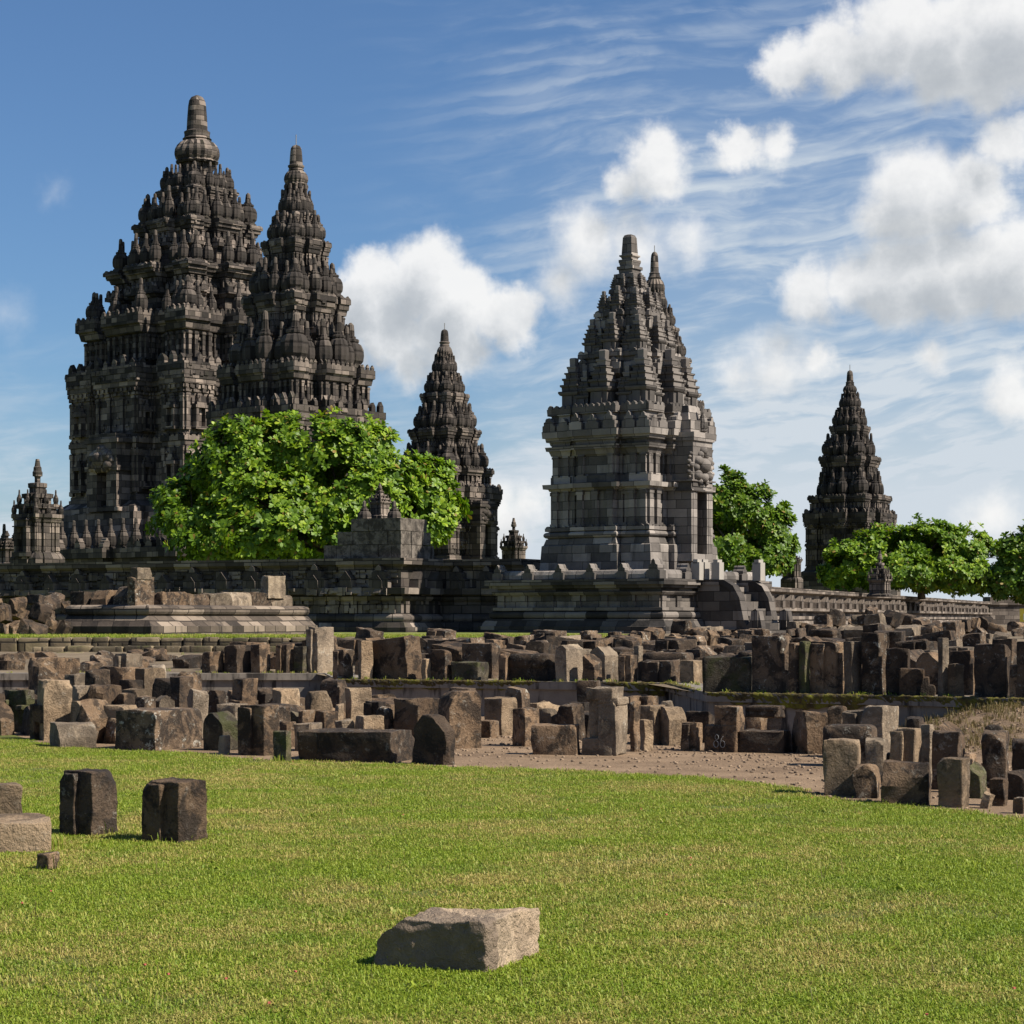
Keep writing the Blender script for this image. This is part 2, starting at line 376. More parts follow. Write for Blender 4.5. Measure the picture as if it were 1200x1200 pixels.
def z_up(x, y):
    z = .585+.03*noise.noise(Vector((x*.4, y*.4, 0)))
    if y > 36.9*KD and x < 4: z = 1.05
    elif x < -7: z += sm(27*KD, 34*KD, y)*.12
    if x >= 4: z += sm(24*KD, 40*KD, y)*.46
    return z
mb = MB(); xs = [-44+.6*i for i in range(147)]; ys = [0,.01,.03,.06,.1,.15,.2,.26,.32,.38,.44,.5,.56,.60,.64,.66,.68,.70,.74,.8,.9,1.]
cols = [[(x, y_ledge(x)+.14+(52*KD-y_ledge(x))*q, 0) for q in ys] for x in xs]
vs = [(x, y, z_up(x, y)) for c in cols for x, y, _ in c]; nY = len(ys)
mb.add(vs, [(i*nY+j, (i+1)*nY+j, (i+1)*nY+j+1, i*nY+j+1) for i in range(len(xs)-1) for j in range(nY-1)])
tag(mb.build('upper_ground', M['upper']), kind='structure')
# turf strip below the temple walls, and turf right up to them
sheet('upper_turf', [(-44,37.1*KD,1.062),(3.9,37.1*KD,1.062),(3.9,64*KD,1.062),(-44,64*KD,1.062)], M['turf'])
sheet('upper_turf', [(3.95,40*KD,1.05),(60,40*KD,1.05),(60,130*KD,1.05),(3.95,130*KD,1.05)], M['upper'])

# ------------------------------------------------------------------ masonry profiles
def plan(h, o=0., a=.30, rec=.80, b=.56, c=.88):
    if a is None:
        q = h+o; return [(q,-q),(q,q),(-q,q),(-q,-q)]
    B = max(b*h-o, a*h+o+.01*h)
    q = [(h+o, a*h+o), (rec*h+o, a*h+o), (rec*h+o, B), (c*h+o, B), (c*h+o, c*h+o)]
    quad = [(q[0][0], q[0][1])]+q[1:]+[(y, x) for x, y in reversed(q[:-1])]
    out = []
    for k in range(4):
        for x, y in quad:
            for _ in range(k): x, y = -y, x
            out.append((x, y))
    return out
def ring(h, z, o=0., **kw): return [(x, y, z) for x, y in plan(h, o, **kw)]
LEAF = [(-.5,0),(.5,0),(.5,.42),(.34,.46),(.34,.68),(.17,.74),(.12,.9),(0,1),(-.12,.9),(-.17,.74),(-.34,.68),(-.34,.46),(-.5,.42)]
LEAF_S = [(-.5,0),(.5,0),(.46,.55),(.2,.8),(0,1),(-.2,.8),(-.46,.55)]
def edges(poly):
    for i in range(len(poly)):
        p, q = Vector((*poly[i], 0)), Vector((*poly[(i+1) % len(poly)], 0)); L = (q-p).length
        if L > 1e-4:
            u = (q-p)/L; yield p, u, Vector((u.y, -u.x, 0)), L
def teeth(mb, poly, z, s, wd, ht, t, back, shape=LEAF_S, jit=.12):
    for p, u, nn, L in edges(poly):
        k = int(round(L/s))
        if L < wd*.8: continue
        k = max(1, k)
        for i in range(k):
            if random.random() < .05: continue
            c = p+u*(L*(i+.5)/k)-nn*back; hh = ht*random.uniform(1-jit, 1+jit)
            mb.prism([(a*wd, b*hh) for a, b in shape], t, (c.x, c.y, z-.01), u)
def piers(mb, poly, z0, z1, s, wd, pr, cap=True):
    for p, u, nn, L in edges(poly):
        if L < wd*1.5: continue
        k = max(1, int(round(L/s))); rz = math.atan2(u.y, u.x)
        for i in range(k+1):
            c = p+u*min(max(L*i/k, wd*.5), L-wd*.5)+nn*(pr/2-.01)
            mb.box((c.x, c.y, (z0+z1)/2), (wd, pr, z1-z0), rz)
            if cap:
                e = nn*.02*wd
                mb.box((c.x+e.x, c.y+e.y, z1-(z1-z0)*.07), (wd*1.3, pr*1.25, (z1-z0)*.1), rz)
                mb.box((c.x+e.x, c.y+e.y, z0+(z1-z0)*.06), (wd*1.3, pr*1.25, (z1-z0)*.1), rz)
def carve(mb, poly, z0, z1, area, size=(.22,.5), proj=(.06,.2)):
    """small proud carved blocks over a wall band"""
    for p, u, nn, L in edges(poly):
        for _ in range(int(L*(z1-z0)/area)):
            w_, h_, d_ = random.uniform(*size), random.uniform(*size)*.8, random.uniform(*proj)
            w_ = min(w_, L*.6); h_ = min(h_, (z1-z0)*.6)
            a = random.uniform(w_/2, L-w_/2); zc = random.uniform(z0+h_/2, z1-h_/2); c = p+u*a+nn*(d_/2-.02)
            mb.box((c.x, c.y, zc), (w_, d_, h_), math.atan2(u.y, u.x), random.choice((1., .8, .6)))
BELL = [(.155,0),(.175,.02),(.175,.06),(.14,.075),(.15,.10),(.175,.14),(.19,.22),(.19,.32),(.178,.42),(.15,.50),(.11,.54),(.125,.555),(.125,.59),(.085,.605),(.088,.65),(.066,.66),(.062,.78),(.055,.93),(.046,.985),(.012,1.)]
FAT = [(.24,0),(.27,.03),(.27,.08),(.215,.10),(.225,.14),(.27,.2),(.285,.32),(.275,.44),(.225,.54),(.16,.58),(.18,.60),(.18,.65),(.11,.67),(.115,.71),(.085,.72),(.08,.82),(.066,.95),(.02,1.)]
bell_me = None
def bell_mesh(mat, prof=BELL, name='bell_pinnacle'):
    mb = MB(); mb.lathe(prof, seg=20, rib=.09); return mb.mesh(name, mat)
def shrine_mesh(mat):
    mb = MB()
    q = lambda h, z: [(h,-h,z),(h,h,z),(-h,h,z),(-h,-h,z)]
    pr = [(.20,0),(.20,.05),(.17,.06),(.17,.26),(.20,.27),(.225,.31),(.225,.345),(.17,.35),(.175,.42),(.20,.44),(.20,.475),(.145,.48),(.15,.55),(.17,.565),(.17,.60),(.115,.605),(.12,.67),(.14,.685),(.14,.71),(.085,.715),(.095,.79),(.105,.80),(.105,.83),(.06,.835),(.065,.98),(.05,1.)]
    mb.loft([q(h, z) for h, z in pr])
    for sx, sy in ((1,0),(-1,0),(0,1),(0,-1)):
        mb.box((sx*.175, sy*.175, .155), (.06 if sx else .16, .06 if sy else .16, .19))
    return mb.mesh('shrine_pinnacle', mat)
def lightning_rod(root, z, l):
    mb = MB(); mb.lathe([(.03,0),(.03,l)], (0,0,z-.1), 6); mb.build('lightning_rod', M['metal'], root)
TH = R(34)
def facing(root, lx, ly):
    """is a pinnacle on this side of the tower towards the viewer (or just round the corner)"""
    rz = root.rotation_euler[2]; co, si = math.cos(rz), math.sin(rz)
    wx, wy = lx*co-ly*si, lx*si+ly*co
    c = Vector((-root.location.x, -root.location.y)).normalized()
    l = math.hypot(lx, ly)
    return (wx*c.x+wy*c.y)/max(l, 1e-6) > -.28

def tiers(root, mat, levels, zt, ht, bell, fat, step_s, pin='bell_pinnacle', bays=2):
    """levels: (z of ledge, half size, pinnacle height) from the bottom; each core carries the next ledge"""
    allv = levels+[(zt, ht, 0)]
    for i, (z, h, ph) in enumerate(levels):
        z1, g, _ = allv[i+1]; D = z1-z; mb = MB()
        o = lambda f: f*g
        seq = [(-.02,.90),(.36,.90),(.37,.93),(.41,.95),(.42,1.0),(.50,1.0),(.505,.88),(.74,.88),(.75,.93),(.82,.95),(.83,.98),(.90,.99),(.905,1.02),(.97,1.02),(1.,1.0)]
        mb.loft([ring(g*s_, z+D*q) for q, s_ in seq])
        piers(mb, plan(g*.88), z+D*.52, z+D*.73, step_s*.8, step_s*.28, step_s*.18)
        carve(mb, plan(g*.88), z+D*.51, z+D*.74, .55); carve(mb, plan(g*.99), z+D*.84, z+D*.97, .5, (.18,.4), (.05,.14)); carve(mb, plan(g*.90), z+D*.1, z+D*.36, .9)
        teeth(mb, plan(g*1.0), z+D*.50, step_s*.62, step_s*.42, D*.13, step_s*.22, step_s*.16)
        teeth(mb, plan(g*1.02), z+D*.97, step_s*.6, step_s*.34, D*.05, step_s*.2, step_s*.14)
        mb.build('roof_tier', mat, root)
        rb = .19*ph
        spots = []
        for k in range(4):
            row = [(.98*h-rb, l*h, .95, 0) for l in ((-.16, .16) if bays == 2 else (-.21, 0, .21))]+[(.80*h-rb*.5, l*h, .82, 0) for l in (-.44, .44)]+[(.87*h-rb*1.5, .87*h-rb*1.5, .95, 1)]
            if bays == 3: row += [(.88*h-rb, l*h, .85, 0) for l in (-.66, .66)]
            for r, l, s_, fa in row:
                x, y = r, l
                for _ in range(k): x, y = -y, x
                spots.append((x, y, s_, fa))
        for x, y, s_, fa in spots:
            if not facing(root, x, y): continue
            s2 = ph*s_*random.uniform(.94, 1.04)
            if random.random() < .03: continue
            pn = put(fat if fa else bell, pin, root, (x, y, z-.02), random.uniform(0, 3), s2*random.uniform(.9, 1.03))
            pn.rotation_euler[0] = random.uniform(-.035, .035); pn.rotation_euler[1] = random.uniform(-.035, .035)

def tower(name, label, cat, px, d, th, spec, mat, body_mat, group=None):
    d *= KD; s_ = d/F; thp = th-math.atan((px-600)/F); sil = .88*(math.cos(thp)+math.sin(thp))
    loc = at(px, d, 0); loc.z = 0
    root = empty(name, loc, -th, label, cat, group)
    Hh = lambda w_: w_*s_/sil
    Zz = lambda py: zat(py, d)
    bell, fat = bell_mesh(mat), bell_mesh(mat, FAT)
    # body
    z0, z1, hb = Zz(spec['base']), Zz(spec['cornice'][0]), Hh(spec['body'])
    hc = Hh(spec['cornice'][1]); zb = spec.get('ground', 3.1)
    zc = Zz(spec['cornice'][2]); D = z1-z0; k = (hc-hb)
    mb = MB()
    mb.loft([ring(hb, zb, hb*.16), ring(hb, z0-D*.10, hb*.16), ring(hb, z0-D*.10, hb*.12), ring(hb, z0-D*.05, hb*.12), ring(hb, z0-D*.02, hb*.06), ring(hb, z0, hb*.03)])
    mb.build('base', body_mat, root)
    mb = MB(); zm = z0+D*.5
    q = lambda z, o: ring(hb, z, o*k)
    mb.loft([q(z0-.03,.5), q(z0+D*.03,.5), q(z0+D*.035,.2), q(z0+D*.06,.2), q(z0+D*.065,0), q(zm-D*.06,0), q(zm-D*.055,.2), q(zm-D*.02,.25), q(zm-.015*D,.55), q(zm+.02*D,.55), q(zm+.025*D,.1), q(zm+.06*D,.1), q(zm+.065*D,0), q(z0+D*.88,0), q(z0+D*.885,.25), q(z0+D*.91,.25), q(z0+D*.915,.5), q(z0+D*.95,.5), q(z0+D*.955,.8), q(z1,.8)])
    ws = min(hb*.16, .95)
    piers(mb, plan(hb), z0+D*.068, zm-D*.062, ws*1.6, ws*.38, ws*.22); piers(mb, plan(hb), zm+D*.068, z0+D*.875, ws*1.6, ws*.38, ws*.22)
    teeth(mb, plan(hb, k*.55), zm+.02*D, ws*.6, ws*.4, D*.03, ws*.2, ws*.1)
    carve(mb, plan(hb), z0+D*.07, zm-D*.07, .75, (.22,.6), (.05,.2)); carve(mb, plan(hb), zm+D*.07, z0+D*.88, .75, (.22,.6), (.05,.2))
    piers(mb, plan(hb, k*.25), z0+D*.885, z0+D*.912, .8, .35, .16, False); piers(mb, plan(hb, k*.5), z0+D*.92, z0+D*.948, .6, .25, .14, False)
    mb.build('body', body_mat, root)
    # cornice with antefixes, then the band under the first ledge
    mb = MB(); Dc = zc-z1; first_z, first_h = Zz(spec['rows'][0][0]), Hh(spec['rows'][0][1])
    mb.loft([q(z1-.02,1.), q(z1+Dc*.5,1.), q(z1+Dc*.52,1.12), q(zc,1.12), ring(first_h*.93, zc+.01), ring(first_h*.93, zc+(first_z-zc)*.62), ring(first_h*.98, zc+(first_z-zc)*.64), ring(first_h*1.0, zc+(first_z-zc)*.78), ring(first_h*1.03, zc+(first_z-zc)*.8), ring(first_h*1.03, first_z)])
    carve(mb, plan(hb, k*1.02), z1, z1+Dc*.5, .35, (.2,.5), (.05,.14)); carve(mb, plan(hb, k*1.13), z1+Dc*.52, zc, .35, (.2,.5), (.04,.12)); carve(mb, plan(first_h*.93), zc+(first_z-zc)*.1, zc+(first_z-zc)*.6, .5)
    teeth(mb, plan(hb, k*1.12), zc, ws*1.25, ws*.6, min(.7,(first_z-zc)*.24), ws*.4, ws*.3, LEAF_S, .3)
    piers(mb, plan(first_h*.93), zc+(first_z-zc)*.12, zc+(first_z-zc)*.6, ws*.95, ws*.3, ws*.3)
    teeth(mb, plan(first_h*1.03), first_z, ws*.6, ws*.4, min(.4,(first_z-zc)*.13), ws*.2, ws*.12)
    mb.build('cornice', mat, root)
    levels = []
    for (py, w_, pt) in spec['rows']: levels.append((Zz(py), Hh(w_), (Zz(pt)-Zz(py))*1.14))
    ft, fw, fb, bw_, bb = spec['finial']      # top py, spire half width, spire base py, bulb half width, bulb base py
    zt = Zz(bb)
    tiers(root, mat, levels, zt, Hh(spec['neck']), bell, fat, ws*1.05, bays=spec.get('bays', 2))
    mb = MB(); bz, fz, tz = zt-.05, Zz(fb), Zz(ft); B = bw_*s_; f_ = fw*s_; hB = fz-bz
    prof = [(B*.9,bz),(B*.98,bz+hB*.06),(B*.9,bz+hB*.12),(B*.98,bz+hB*.2),(B*1.03,bz+hB*.34),(B*1.0,bz+hB*.48),(B*.9,bz+hB*.62),(B*.74,bz+hB*.74),(B*.6,bz+hB*.80),(B*.66,bz+hB*.84),(B*.58,bz+hB*.9),(f_*1.35,fz),(f_*1.4,fz+(tz-fz)*.06),(f_*1.12,fz+(tz-fz)*.1),(f_*1.06,fz+(tz-fz)*.4),(f_*.96,fz+(tz-fz)*.72),(f_*.86,fz+(tz-fz)*.86),(f_*.62,fz+(tz-fz)*.95),(f_*.2,tz)]
    mb.lathe(prof[:8], seg=36, rib=.07); mb.lathe([(prof[7][0]*.98, prof[7][1]-.05)]+prof[8:], seg=24)
    mb.build('finial', mat, root)
    if spec.get('rod'): lightning_rod(root, tz, spec['rod']*s_)
    root['hb'] = hb
    return root, hb, z0, z1, zm, s_

def niche(root, mat, x, y, z, wd, ht, nrm, dp=.35):
    """framed niche on a wall; nrm is the outward local normal"""
    n_ = Vector((*nrm, 0)); u = Vector((-n_.y, n_.x, 0)); rz = math.atan2(u.y, u.x); c = Vector((x, y, z)); mb = MB()
    for s_ in (-1, 1):
        p = c+u*(s_*wd*.36)+n_*dp*.5+Vector((0,0,ht*.32)); mb.box(p, (wd*.2, dp, ht*.64), rz)
    p = c+n_*dp*.5+Vector((0,0,ht*.69)); mb.box(p, (wd*1.06, dp*1.25, ht*.1), rz)
    p = c+n_*dp*.5+Vector((0,0,-ht*.05)); mb.box(p, (wd*1.1, dp*1.3, ht*.1), rz)
    p = c+n_*dp*.45+Vector((0,0,ht*.79)); mb.box(p, (wd*.75, dp*.9, ht*.12), rz)
    p = c+n_*dp*.4+Vector((0,0,ht*.9)); mb.box(p, (wd*.45, dp*.8, ht*.12), rz)
    p = c+n_*dp*.36+Vector((0,0,ht*1.02)); mb.box(p, (wd*.2, dp*.7, ht*.14), rz, .5)
    o = mb.build('niche', mat, root)
    mb = MB(); p = c+n_*.03+Vector((0,0,ht*.32)); mb.box(p, (wd*.52, .05, ht*.62), rz); mb.build('niche_shade_panel', M['opening_shade'], o)  # flat dark panel on the wall, painted as the shade within the frame
def carved_head(root, mat, c, n_, u, wd, ht, name='carved_head'):
    mb = MB(); rnd = random.Random(5)
    lumps = [(0,.5,.30),(-.3,.62,.2),(.3,.62,.2),(-.17,.78,.15),(.17,.78,.15),(-.34,.25,.2),(.34,.25,.2),(0,.2,.22),(0,.9,.18),(-.42,.45,.14),(.42,.45,.14),(-.2,.08,.13),(.2,.08,.13)]
    for a, b_, r in lumps:
        p = c+u*(a*wd)+Vector((0,0,b_*ht))
        rr = r*wd
        rings = []
        for i in range(1, 6):
            ph = math.pi*i/6
            rings.append([(p.x+rr*math.sin(ph)*math.cos(2*math.pi*j/10), p.y+rr*math.sin(ph)*math.sin(2*math.pi*j/10), p.z-rr*.9*math.cos(ph)) for j in range(10)])
        mb.loft(rings)
    return mb.build(name, mat, root, smooth=True)
def porch(root, mat, r0, dp, wd, ht, dw, dh, z, axis, head=True, head_h=None):
    """projecting doorway on a face; axis is the outward local normal"""
    n_ = Vector((*axis, 0)); u = Vector((-n_.y, n_.x, 0)); rz = math.atan2(u.y, u.x); mb = MB()
    mid = n_*(r0+dp/2-.15); jw = (wd-dw)/2
    for s_ in (-1, 1):
        p = mid+u*(s_*(dw/2+jw/2))+Vector((0,0,z+dh/2)); mb.box(p, (jw, dp+.3, dh), rz)
        p = mid+n_*(dp/2)+u*(s_*(dw/2+jw*.5))+Vector((0,0,z+dh*.5)); mb.box(p, (jw*.45, .34, dh*.98), rz)
    p = mid+Vector((0,0,z+(dh+ht)/2)); mb.box(p, (wd*.995, dp+.29, ht-dh), rz)
    p = mid+n_*.06+Vector((0,0,z+dh+(ht-dh)*.12)); mb.box(p, (wd*1.1, dp+.36, (ht-dh)*.16), rz)
    p = mid+n_*.06+Vector((0,0,z+ht)); mb.box(p, (wd*1.12, dp+.38, (ht-dh)*.13), rz)
    p = mid+Vector((0,0,z+ht+(ht-dh)*.14)); mb.box(p, (wd*.9, dp+.2, (ht-dh)*.2), rz)
    p = mid+Vector((0,0,z-.12)); mb.box(p, (wd*1.16, dp+.5, .3), rz)
    o = mb.build('porch', mat, root)
    mb = MB(); p = n_*(r0+.04)+Vector((0,0,z+dh/2)); mb.box(p, (dw*.98, .06, dh*.98), rz); mb.build('doorway', M['opening_shade'], o)  # dark panel behind the jambs, the opening's shade put in as colour
    if head:
        hh = head_h or (ht-dh)
        carved_head(o, mat, n_*(r0+dp-.05)+Vector((0,0,z+dh+hh*.05)), n_, u, wd*.75, hh*.95)
    return o

# ------------------------------------------------------------------ great towers on the terrace
SH = dict(bays=3, finial=(112,11,158,26,192), neck=21, base=592, body=145, cornice=(458,151,440), ground=3.2,
          rows=[(380,137,343),(320,107,282),(265,75,230),(225,48,198)], rod=0)
root, hb, z0, z1, zm, s_ = tower('tall_temple', 'tallest temple tower with ribbed bulb top, rising at left behind the big tree', 'temple', 231, 105, R(42), SH, M['tower'], M['shiva_body'], 'temple towers on the terrace')
D = z1-z0
for fx in (0, 1):
    nrm = (0,-1) if fx == 0 else (1,0)
    for zz, hh in ((z0+D*.12, D*.26), (zm+D*.1, D*.24)):
        for l in (-.72, .72):
            x, y = (l*hb, -.88*hb) if fx == 0 else (.88*hb, l*hb)
            niche(root, M['shiva_body'], x, y, zz, hb*.15, hh, nrm, .5)
            # narrow niche on the return of the bay
        for l in (0,):
            if fx: niche(root, M['shiva_body'], hb, 0, zz, hb*.16, hh, nrm, .5)
    x = .30*hb
porch(root, M['shiva_body'], hb, 1.5, hb*.46, D*.56, hb*.15, D*.30, z0-.6, (0,-1), True, D*.2)
niche(root, M['shiva_body'], .30*hb, -hb*.9, z0+D*.12, hb*.11, D*.25, (1,0), .4)
niche(root, M['shiva_body'], .30*hb, -hb*.9, zm+D*.10, hb*.11, D*.22, (1,0), .4)
# raised gallery round it
gal = MB(); hg = 12.6; zg1 = zat(640, 95*KD)
sq = lambda z, o=0., h=hg: ring(h, z, o, a=.32, rec=.92, b=.6, c=.94)
gal.loft([sq(3.0,.5), sq(4.2,.5), sq(4.25,.2), sq(4.8,.2), sq(4.85,-.1), sq(zg1-1.2,-.1), sq(zg1-1.15,.15), sq(zg1-.8,.2), sq(zg1-.75,.45), sq(zg1,.45)])
teeth(gal, plan(hg,.45,.32,.92,.6,.94), zg1, 1.25, .75, .75, .5, .3, LEAF)
piers(gal, plan(hg,-.1,.32,.92,.6,.94), 4.9, zg1-1.2, 1.8, .35, .2)
gal.build('gallery', M['tower'], root)
bl = bell_mesh(M['tower'])
gx = [(k*1.55+.6, -hg*.94+.2) for k in range(-7, 8)]+[(hg*.94-.2, k*1.55) for k in range(-7, 8)]
for x, y in gx: put(bl, 'bell_pinnacle', root, (x, y, zg1-.03), 0, 2.35)

BR = dict(finial=(170,7,196,14,217), neck=14, base=640, body=95, cornice=(500,103,483), ground=3.2,
          rows=[(434,90,378),(349,63,308),(284,41,251),(252,25,219)], rod=14)
root, hb, z0, z1, zm, s_ = tower('spired_temple', 'slender spired temple tower overlapping the right side of the tallest tower', 'temple', 347, 86, R(41), BR, M['tower'], M['tower'], 'temple towers on the terrace')
V1 = dict(finial=(386,4.5,402,9,419), neck=9, base=655, body=61, cornice=(585,67,573), ground=3.2,
          rows=[(551,57,521),(504,43,474),(462,29,438),(437,18,414)], rod=9)
root, hb, z0, z1, zm, s_ = tower('spired_temple', 'mid sized temple tower standing alone between the big tree and the square temple', 'temple', 521, 95, R(38), V1, M['tower'], M['tower'], 'temple towers on the terrace')
D = z1-z0; porch(root, M['tower'], hb*.98, 1.1, hb*.6, D*.86, hb*.22, D*.55, z0, (1,0), True)
V2 = dict(finial=(295,4.5,322,12,346), neck=11, base=650, body=62, cornice=(512,67,498), ground=3.2,
          rows=[(472,57,441),(420,43,392),(384,29,360),(362,18,338)], rod=9)
tower('spired_temple', 'grey temple tower peeping out just behind the top of the square temple', 'temple', 767, 92, R(37), V2, M['tower'], M['tower'], 'temple towers on the terrace')
V3 = dict(finial=(434,3.6,449,8,461), neck=8, base=668, body=50, cornice=(612,54,602), ground=3.2,
          rows=[(583,48,553),(536,36,511),(500,24,480),(478,15,459)], rod=8)
root, hb, z0, z1, zm, s_ = tower('spired_temple', 'distant dark temple tower at right above the low tree row', 'temple', 996, 112, R(34), V3, M['tower_far'], M['tower_far'], 'temple towers on the terrace')
niche(root, M['tower_far'], 0, -hb, z0+.3, hb*.3, (z1-z0)*.42, (0,-1), .5)

# ------------------------------------------------------------------ small shrines
def small_shrine(name, label, px, d, py_top, py_cor, py_base, halfpx, th, mat, zb=None, door=False, group='small shrines'):
    d *= KD; s_ = d/F; thp = th-math.atan((px-600)/F); sil = math.cos(thp)+math.sin(thp); h = halfpx*s_/sil
    zt, zc, z0 = zat(py_top, d), zat(py_cor, d), zat(py_base, d)
    root = empty(name, at(px, d, 0), -th, label, 'shrine', group)
    q = lambda hh, z: ring(hh, z, 0, a=.42, rec=.9, b=.62, c=.92)
    mb = MB(); zb = z0 if zb is None else zb
    mb.loft([q(h*1.1,zb), q(h*1.1,z0+.05), q(h*.95,z0+.12*(zc-z0)), q(h*.85,z0+.16*(zc-z0)), q(h*.85,z0+.8*(zc-z0)), q(h*.92,z0+.82*(zc-z0)), q(h,z0+.9*(zc-z0)), q(h*1.06,z0+.92*(zc-z0)), q(h*1.06,zc)])
    piers(mb, plan(h*.85,0,.42,.9,.62,.92), z0+.17*(zc-z0), z0+.8*(zc-z0), h*.5, h*.14, h*.07)
    mb.build('body', mat, root)
    mb = MB(); H = zt-zc; rr = []
    for i in range(4):
        f0, f1 = (1-i*.22), (1-(i+1)*.22); za = zc+H*i*.19; D_ = H*.19
        rr += [q(h*f1*.98, za-(.01 if i == 0 else 0)), q(h*f1*.98, za+D_*.5), q(h*f1*1.12, za+D_*.55), q(h*f1*1.15, za+D_*.95), q(h*f1*.9, za+D_*.999)]
    mb.loft(rr); mb.build('roof', mat, root)
    mb = MB(); zf = zc+H*.74; mb.lathe([(h*.26,zf-.05*H),(h*.27,zf+H*.02),(h*.22,zf+H*.05),(h*.21,zf+H*.11),(h*.16,zf+H*.13),(h*.13,zf+H*.2),(h*.1,zt)], seg=12); mb.build('finial', mat, root)
    bl = bell_mesh(mat)
    for i in range(2):
        f = (1-i*.22)*.9*h; za = zc+H*i*.19
        for x, y in ((f,-f),(f,0),(f,f),(0,-f),(-f,-f)): put(bl, 'bell_pinnacle', root, (x*.96, y*.96, za-.01), 0, H*.26)
    if door: porch(root, mat, h*.86, .4, h*1.0, (zc-z0)*.72, h*.45, (zc-z0)*.56, z0+.14*(zc-z0), door, False)
    return root
small_shrine('corner_shrine', 'small dark shrine with stepped pointed roof, left of the tallest tower', 44, 82, 538, 603, 655, 31, R(37), M['tower'], 3.0, (0,-1))
small_shrine('corner_shrine', 'tiny dark shrine roof cut by the left edge of the photo', 8, 88, 622, 642, 662, 18, R(37), M['tower'], 3.0)
small_shrine('corner_shrine', 'tiny far shrine with stepped spire between two towers, left of the square temple', 602, 118, 607, 640, 668, 17, R(37), M['tower'], 3.0)
small_shrine('wall_shrine', 'small grey shrine with stepped top standing on the right boundary wall', 1031, 79, 645, 679, 698, 15, R(30), M['wall'], 3.0)
small_shrine('wall_shrine', 'little shrine shadowed behind the trees, left of the distant dark tower', 928, 100, 645, 655, 680, 13, R(36), M['tower_far'], 3.0)

# ------------------------------------------------------------------ the square temple in front
AP = at(738, 55*KD, 0); THA = R(35.5)
ap = empty('square_temple', AP, -THA, 'pale restored square temple with square obelisk top on a moulded platform, right of centre', 'temple', 'temple towers on the terrace')
s_ = 55*KD/F; thp = THA-math.atan(138/F); sil = .88*(math.cos(thp)+math.sin(thp)); Za = lambda py: zat(py, 55*KD); Hh = lambda w_: w_*s_/sil
hb = Hh(87); zP = 3.27
mb = MB(); r4 = lambda h, z, o=0.: ring(h, z, o, a=None)
hp = 4.05
mb.loft([r4(hp,.6,.62), r4(hp,1.33,.62), r4(hp,1.34,.54), r4(hp,1.62,.36), r4(hp,1.64,.16)])
rr = []
for i in range(7):
    a = math.pi*i/6; rr.append(r4(hp, 1.79-.15*math.cos(a), .14+.15*math.sin(a)))
rr += [r4(hp,1.96,.05), r4(hp,1.97,.2), r4(hp,2.11,.2), r4(hp,2.12,-.02), r4(hp,2.62,-.02), r4(hp,2.63,.12), r4(hp,2.73,.2), r4(hp,2.78,.2), r4(hp,2.79,.02), r4(hp,2.90,.02), r4(hp,2.91,.26), r4(hp,3.03,.28), r4(hp,3.04,.42), r4(hp,zP,.42)]
mb.loft([r4(hp,1.63,.1)]+rr)
piers(mb, plan(hp,-.02,a=None), 2.12, 2.62, 1.35, .34, .09, False)
mb.build('platform', M['plinth'], ap)
mb = MB()      # low coping behind the antefixes
for x0, y0, x1, y1 in ((-hp,-hp,hp,-hp),(hp,-hp,hp,hp),(hp,hp,-hp,hp),(-hp,hp,-hp,-hp)):
    L = math.hypot(x1-x0, y1-y0); rz = math.atan2(y1-y0, x1-x0)
    pr = [(-.2,0),(.2,0),(.2,.22),(.12,.36),(0,.41),(-.12,.36),(-.2,.22)]
    u = Vector(((x1-x0)/L,(y1-y0)/L,0)); nn = Vector((u.y,-u.x,0))
    mb.prism([(a, b) for a, b in pr], L-.1, ((x0+x1)/2*.985, (y0+y1)/2*.985, zP-.02), -nn)
mb.build('coping', M['apit'], ap)
lf = MB(); lf.prism([(a*.5, b*.66) for a, b in LEAF], .5, (0,0,0), (1,0,0)); lfm = lf.mesh('antefix', M['apit'])
for k in range(6):
    l = -hp+.15+k*(2*hp-.3)/5
    put(lfm, 'antefix', ap, (l, -hp-.03, zP-.01), 0, 1.0 if k < 5 else 1.25)
    if k not in (2, 3) and k: put(lfm, 'antefix', ap, (hp+.03, l, zP-.01), math.pi/2, 1.0)
# body
mb = MB(); q = lambda z, o, h=hb: ring(h, z, o, a=.34, rec=.86, b=.58, c=.9)
zb0, zmid, zco = Za(622), Za(575), Za(524)
mb.loft([q(zP-.05,.5), q(zP+.42,.5), q(zP+.43,.42), q(Za(641),.36), q(Za(640),.3), q(Za(633),.22), q(Za(632.5),.12)]); mb.build('base', M['apit'], ap)
rr = []
for i in range(7):
    a = math.pi*i/6; rr.append(q(Za(628.5)-.13*math.cos(a), .18+.13*math.sin(a)))
mb = MB()
mb.loft([q(Za(634),.1)]+rr+[q(Za(624.5),.12), q(Za(624),.26), q(Za(620),.26), q(Za(619.8),.0), q(zmid-.10,.0), q(zmid-.09,.12), q(zmid,.16), q(zmid+.01,.32), q(zmid+.2,.34), q(zmid+.21,.08), q(Za(561),.08), q(Za(560.8),-.04), q(Za(537),-.04), q(Za(536.8),.06), q(Za(531),.14), q(Za(530.8),.22), q(Za(526),.26), q(Za(525.5),.05), q(zco,.05)])
P0 = plan(hb,0,.34,.86,.58,.9); P1 = plan(hb,-.04,.34,.86,.58,.9)
piers(mb, P0, Za(619.9), zmid-.09, 1.15, .27, .14); piers(mb, P1, Za(561), Za(536.8), 1.15, .24, .12)
teeth(mb, plan(hb,.26,.34,.86,.58,.9), Za(620), .3, .2, .1, .12, .08)
mb.build('body', M['apit'], ap)
mb = MB(); zc1 = Za(508)
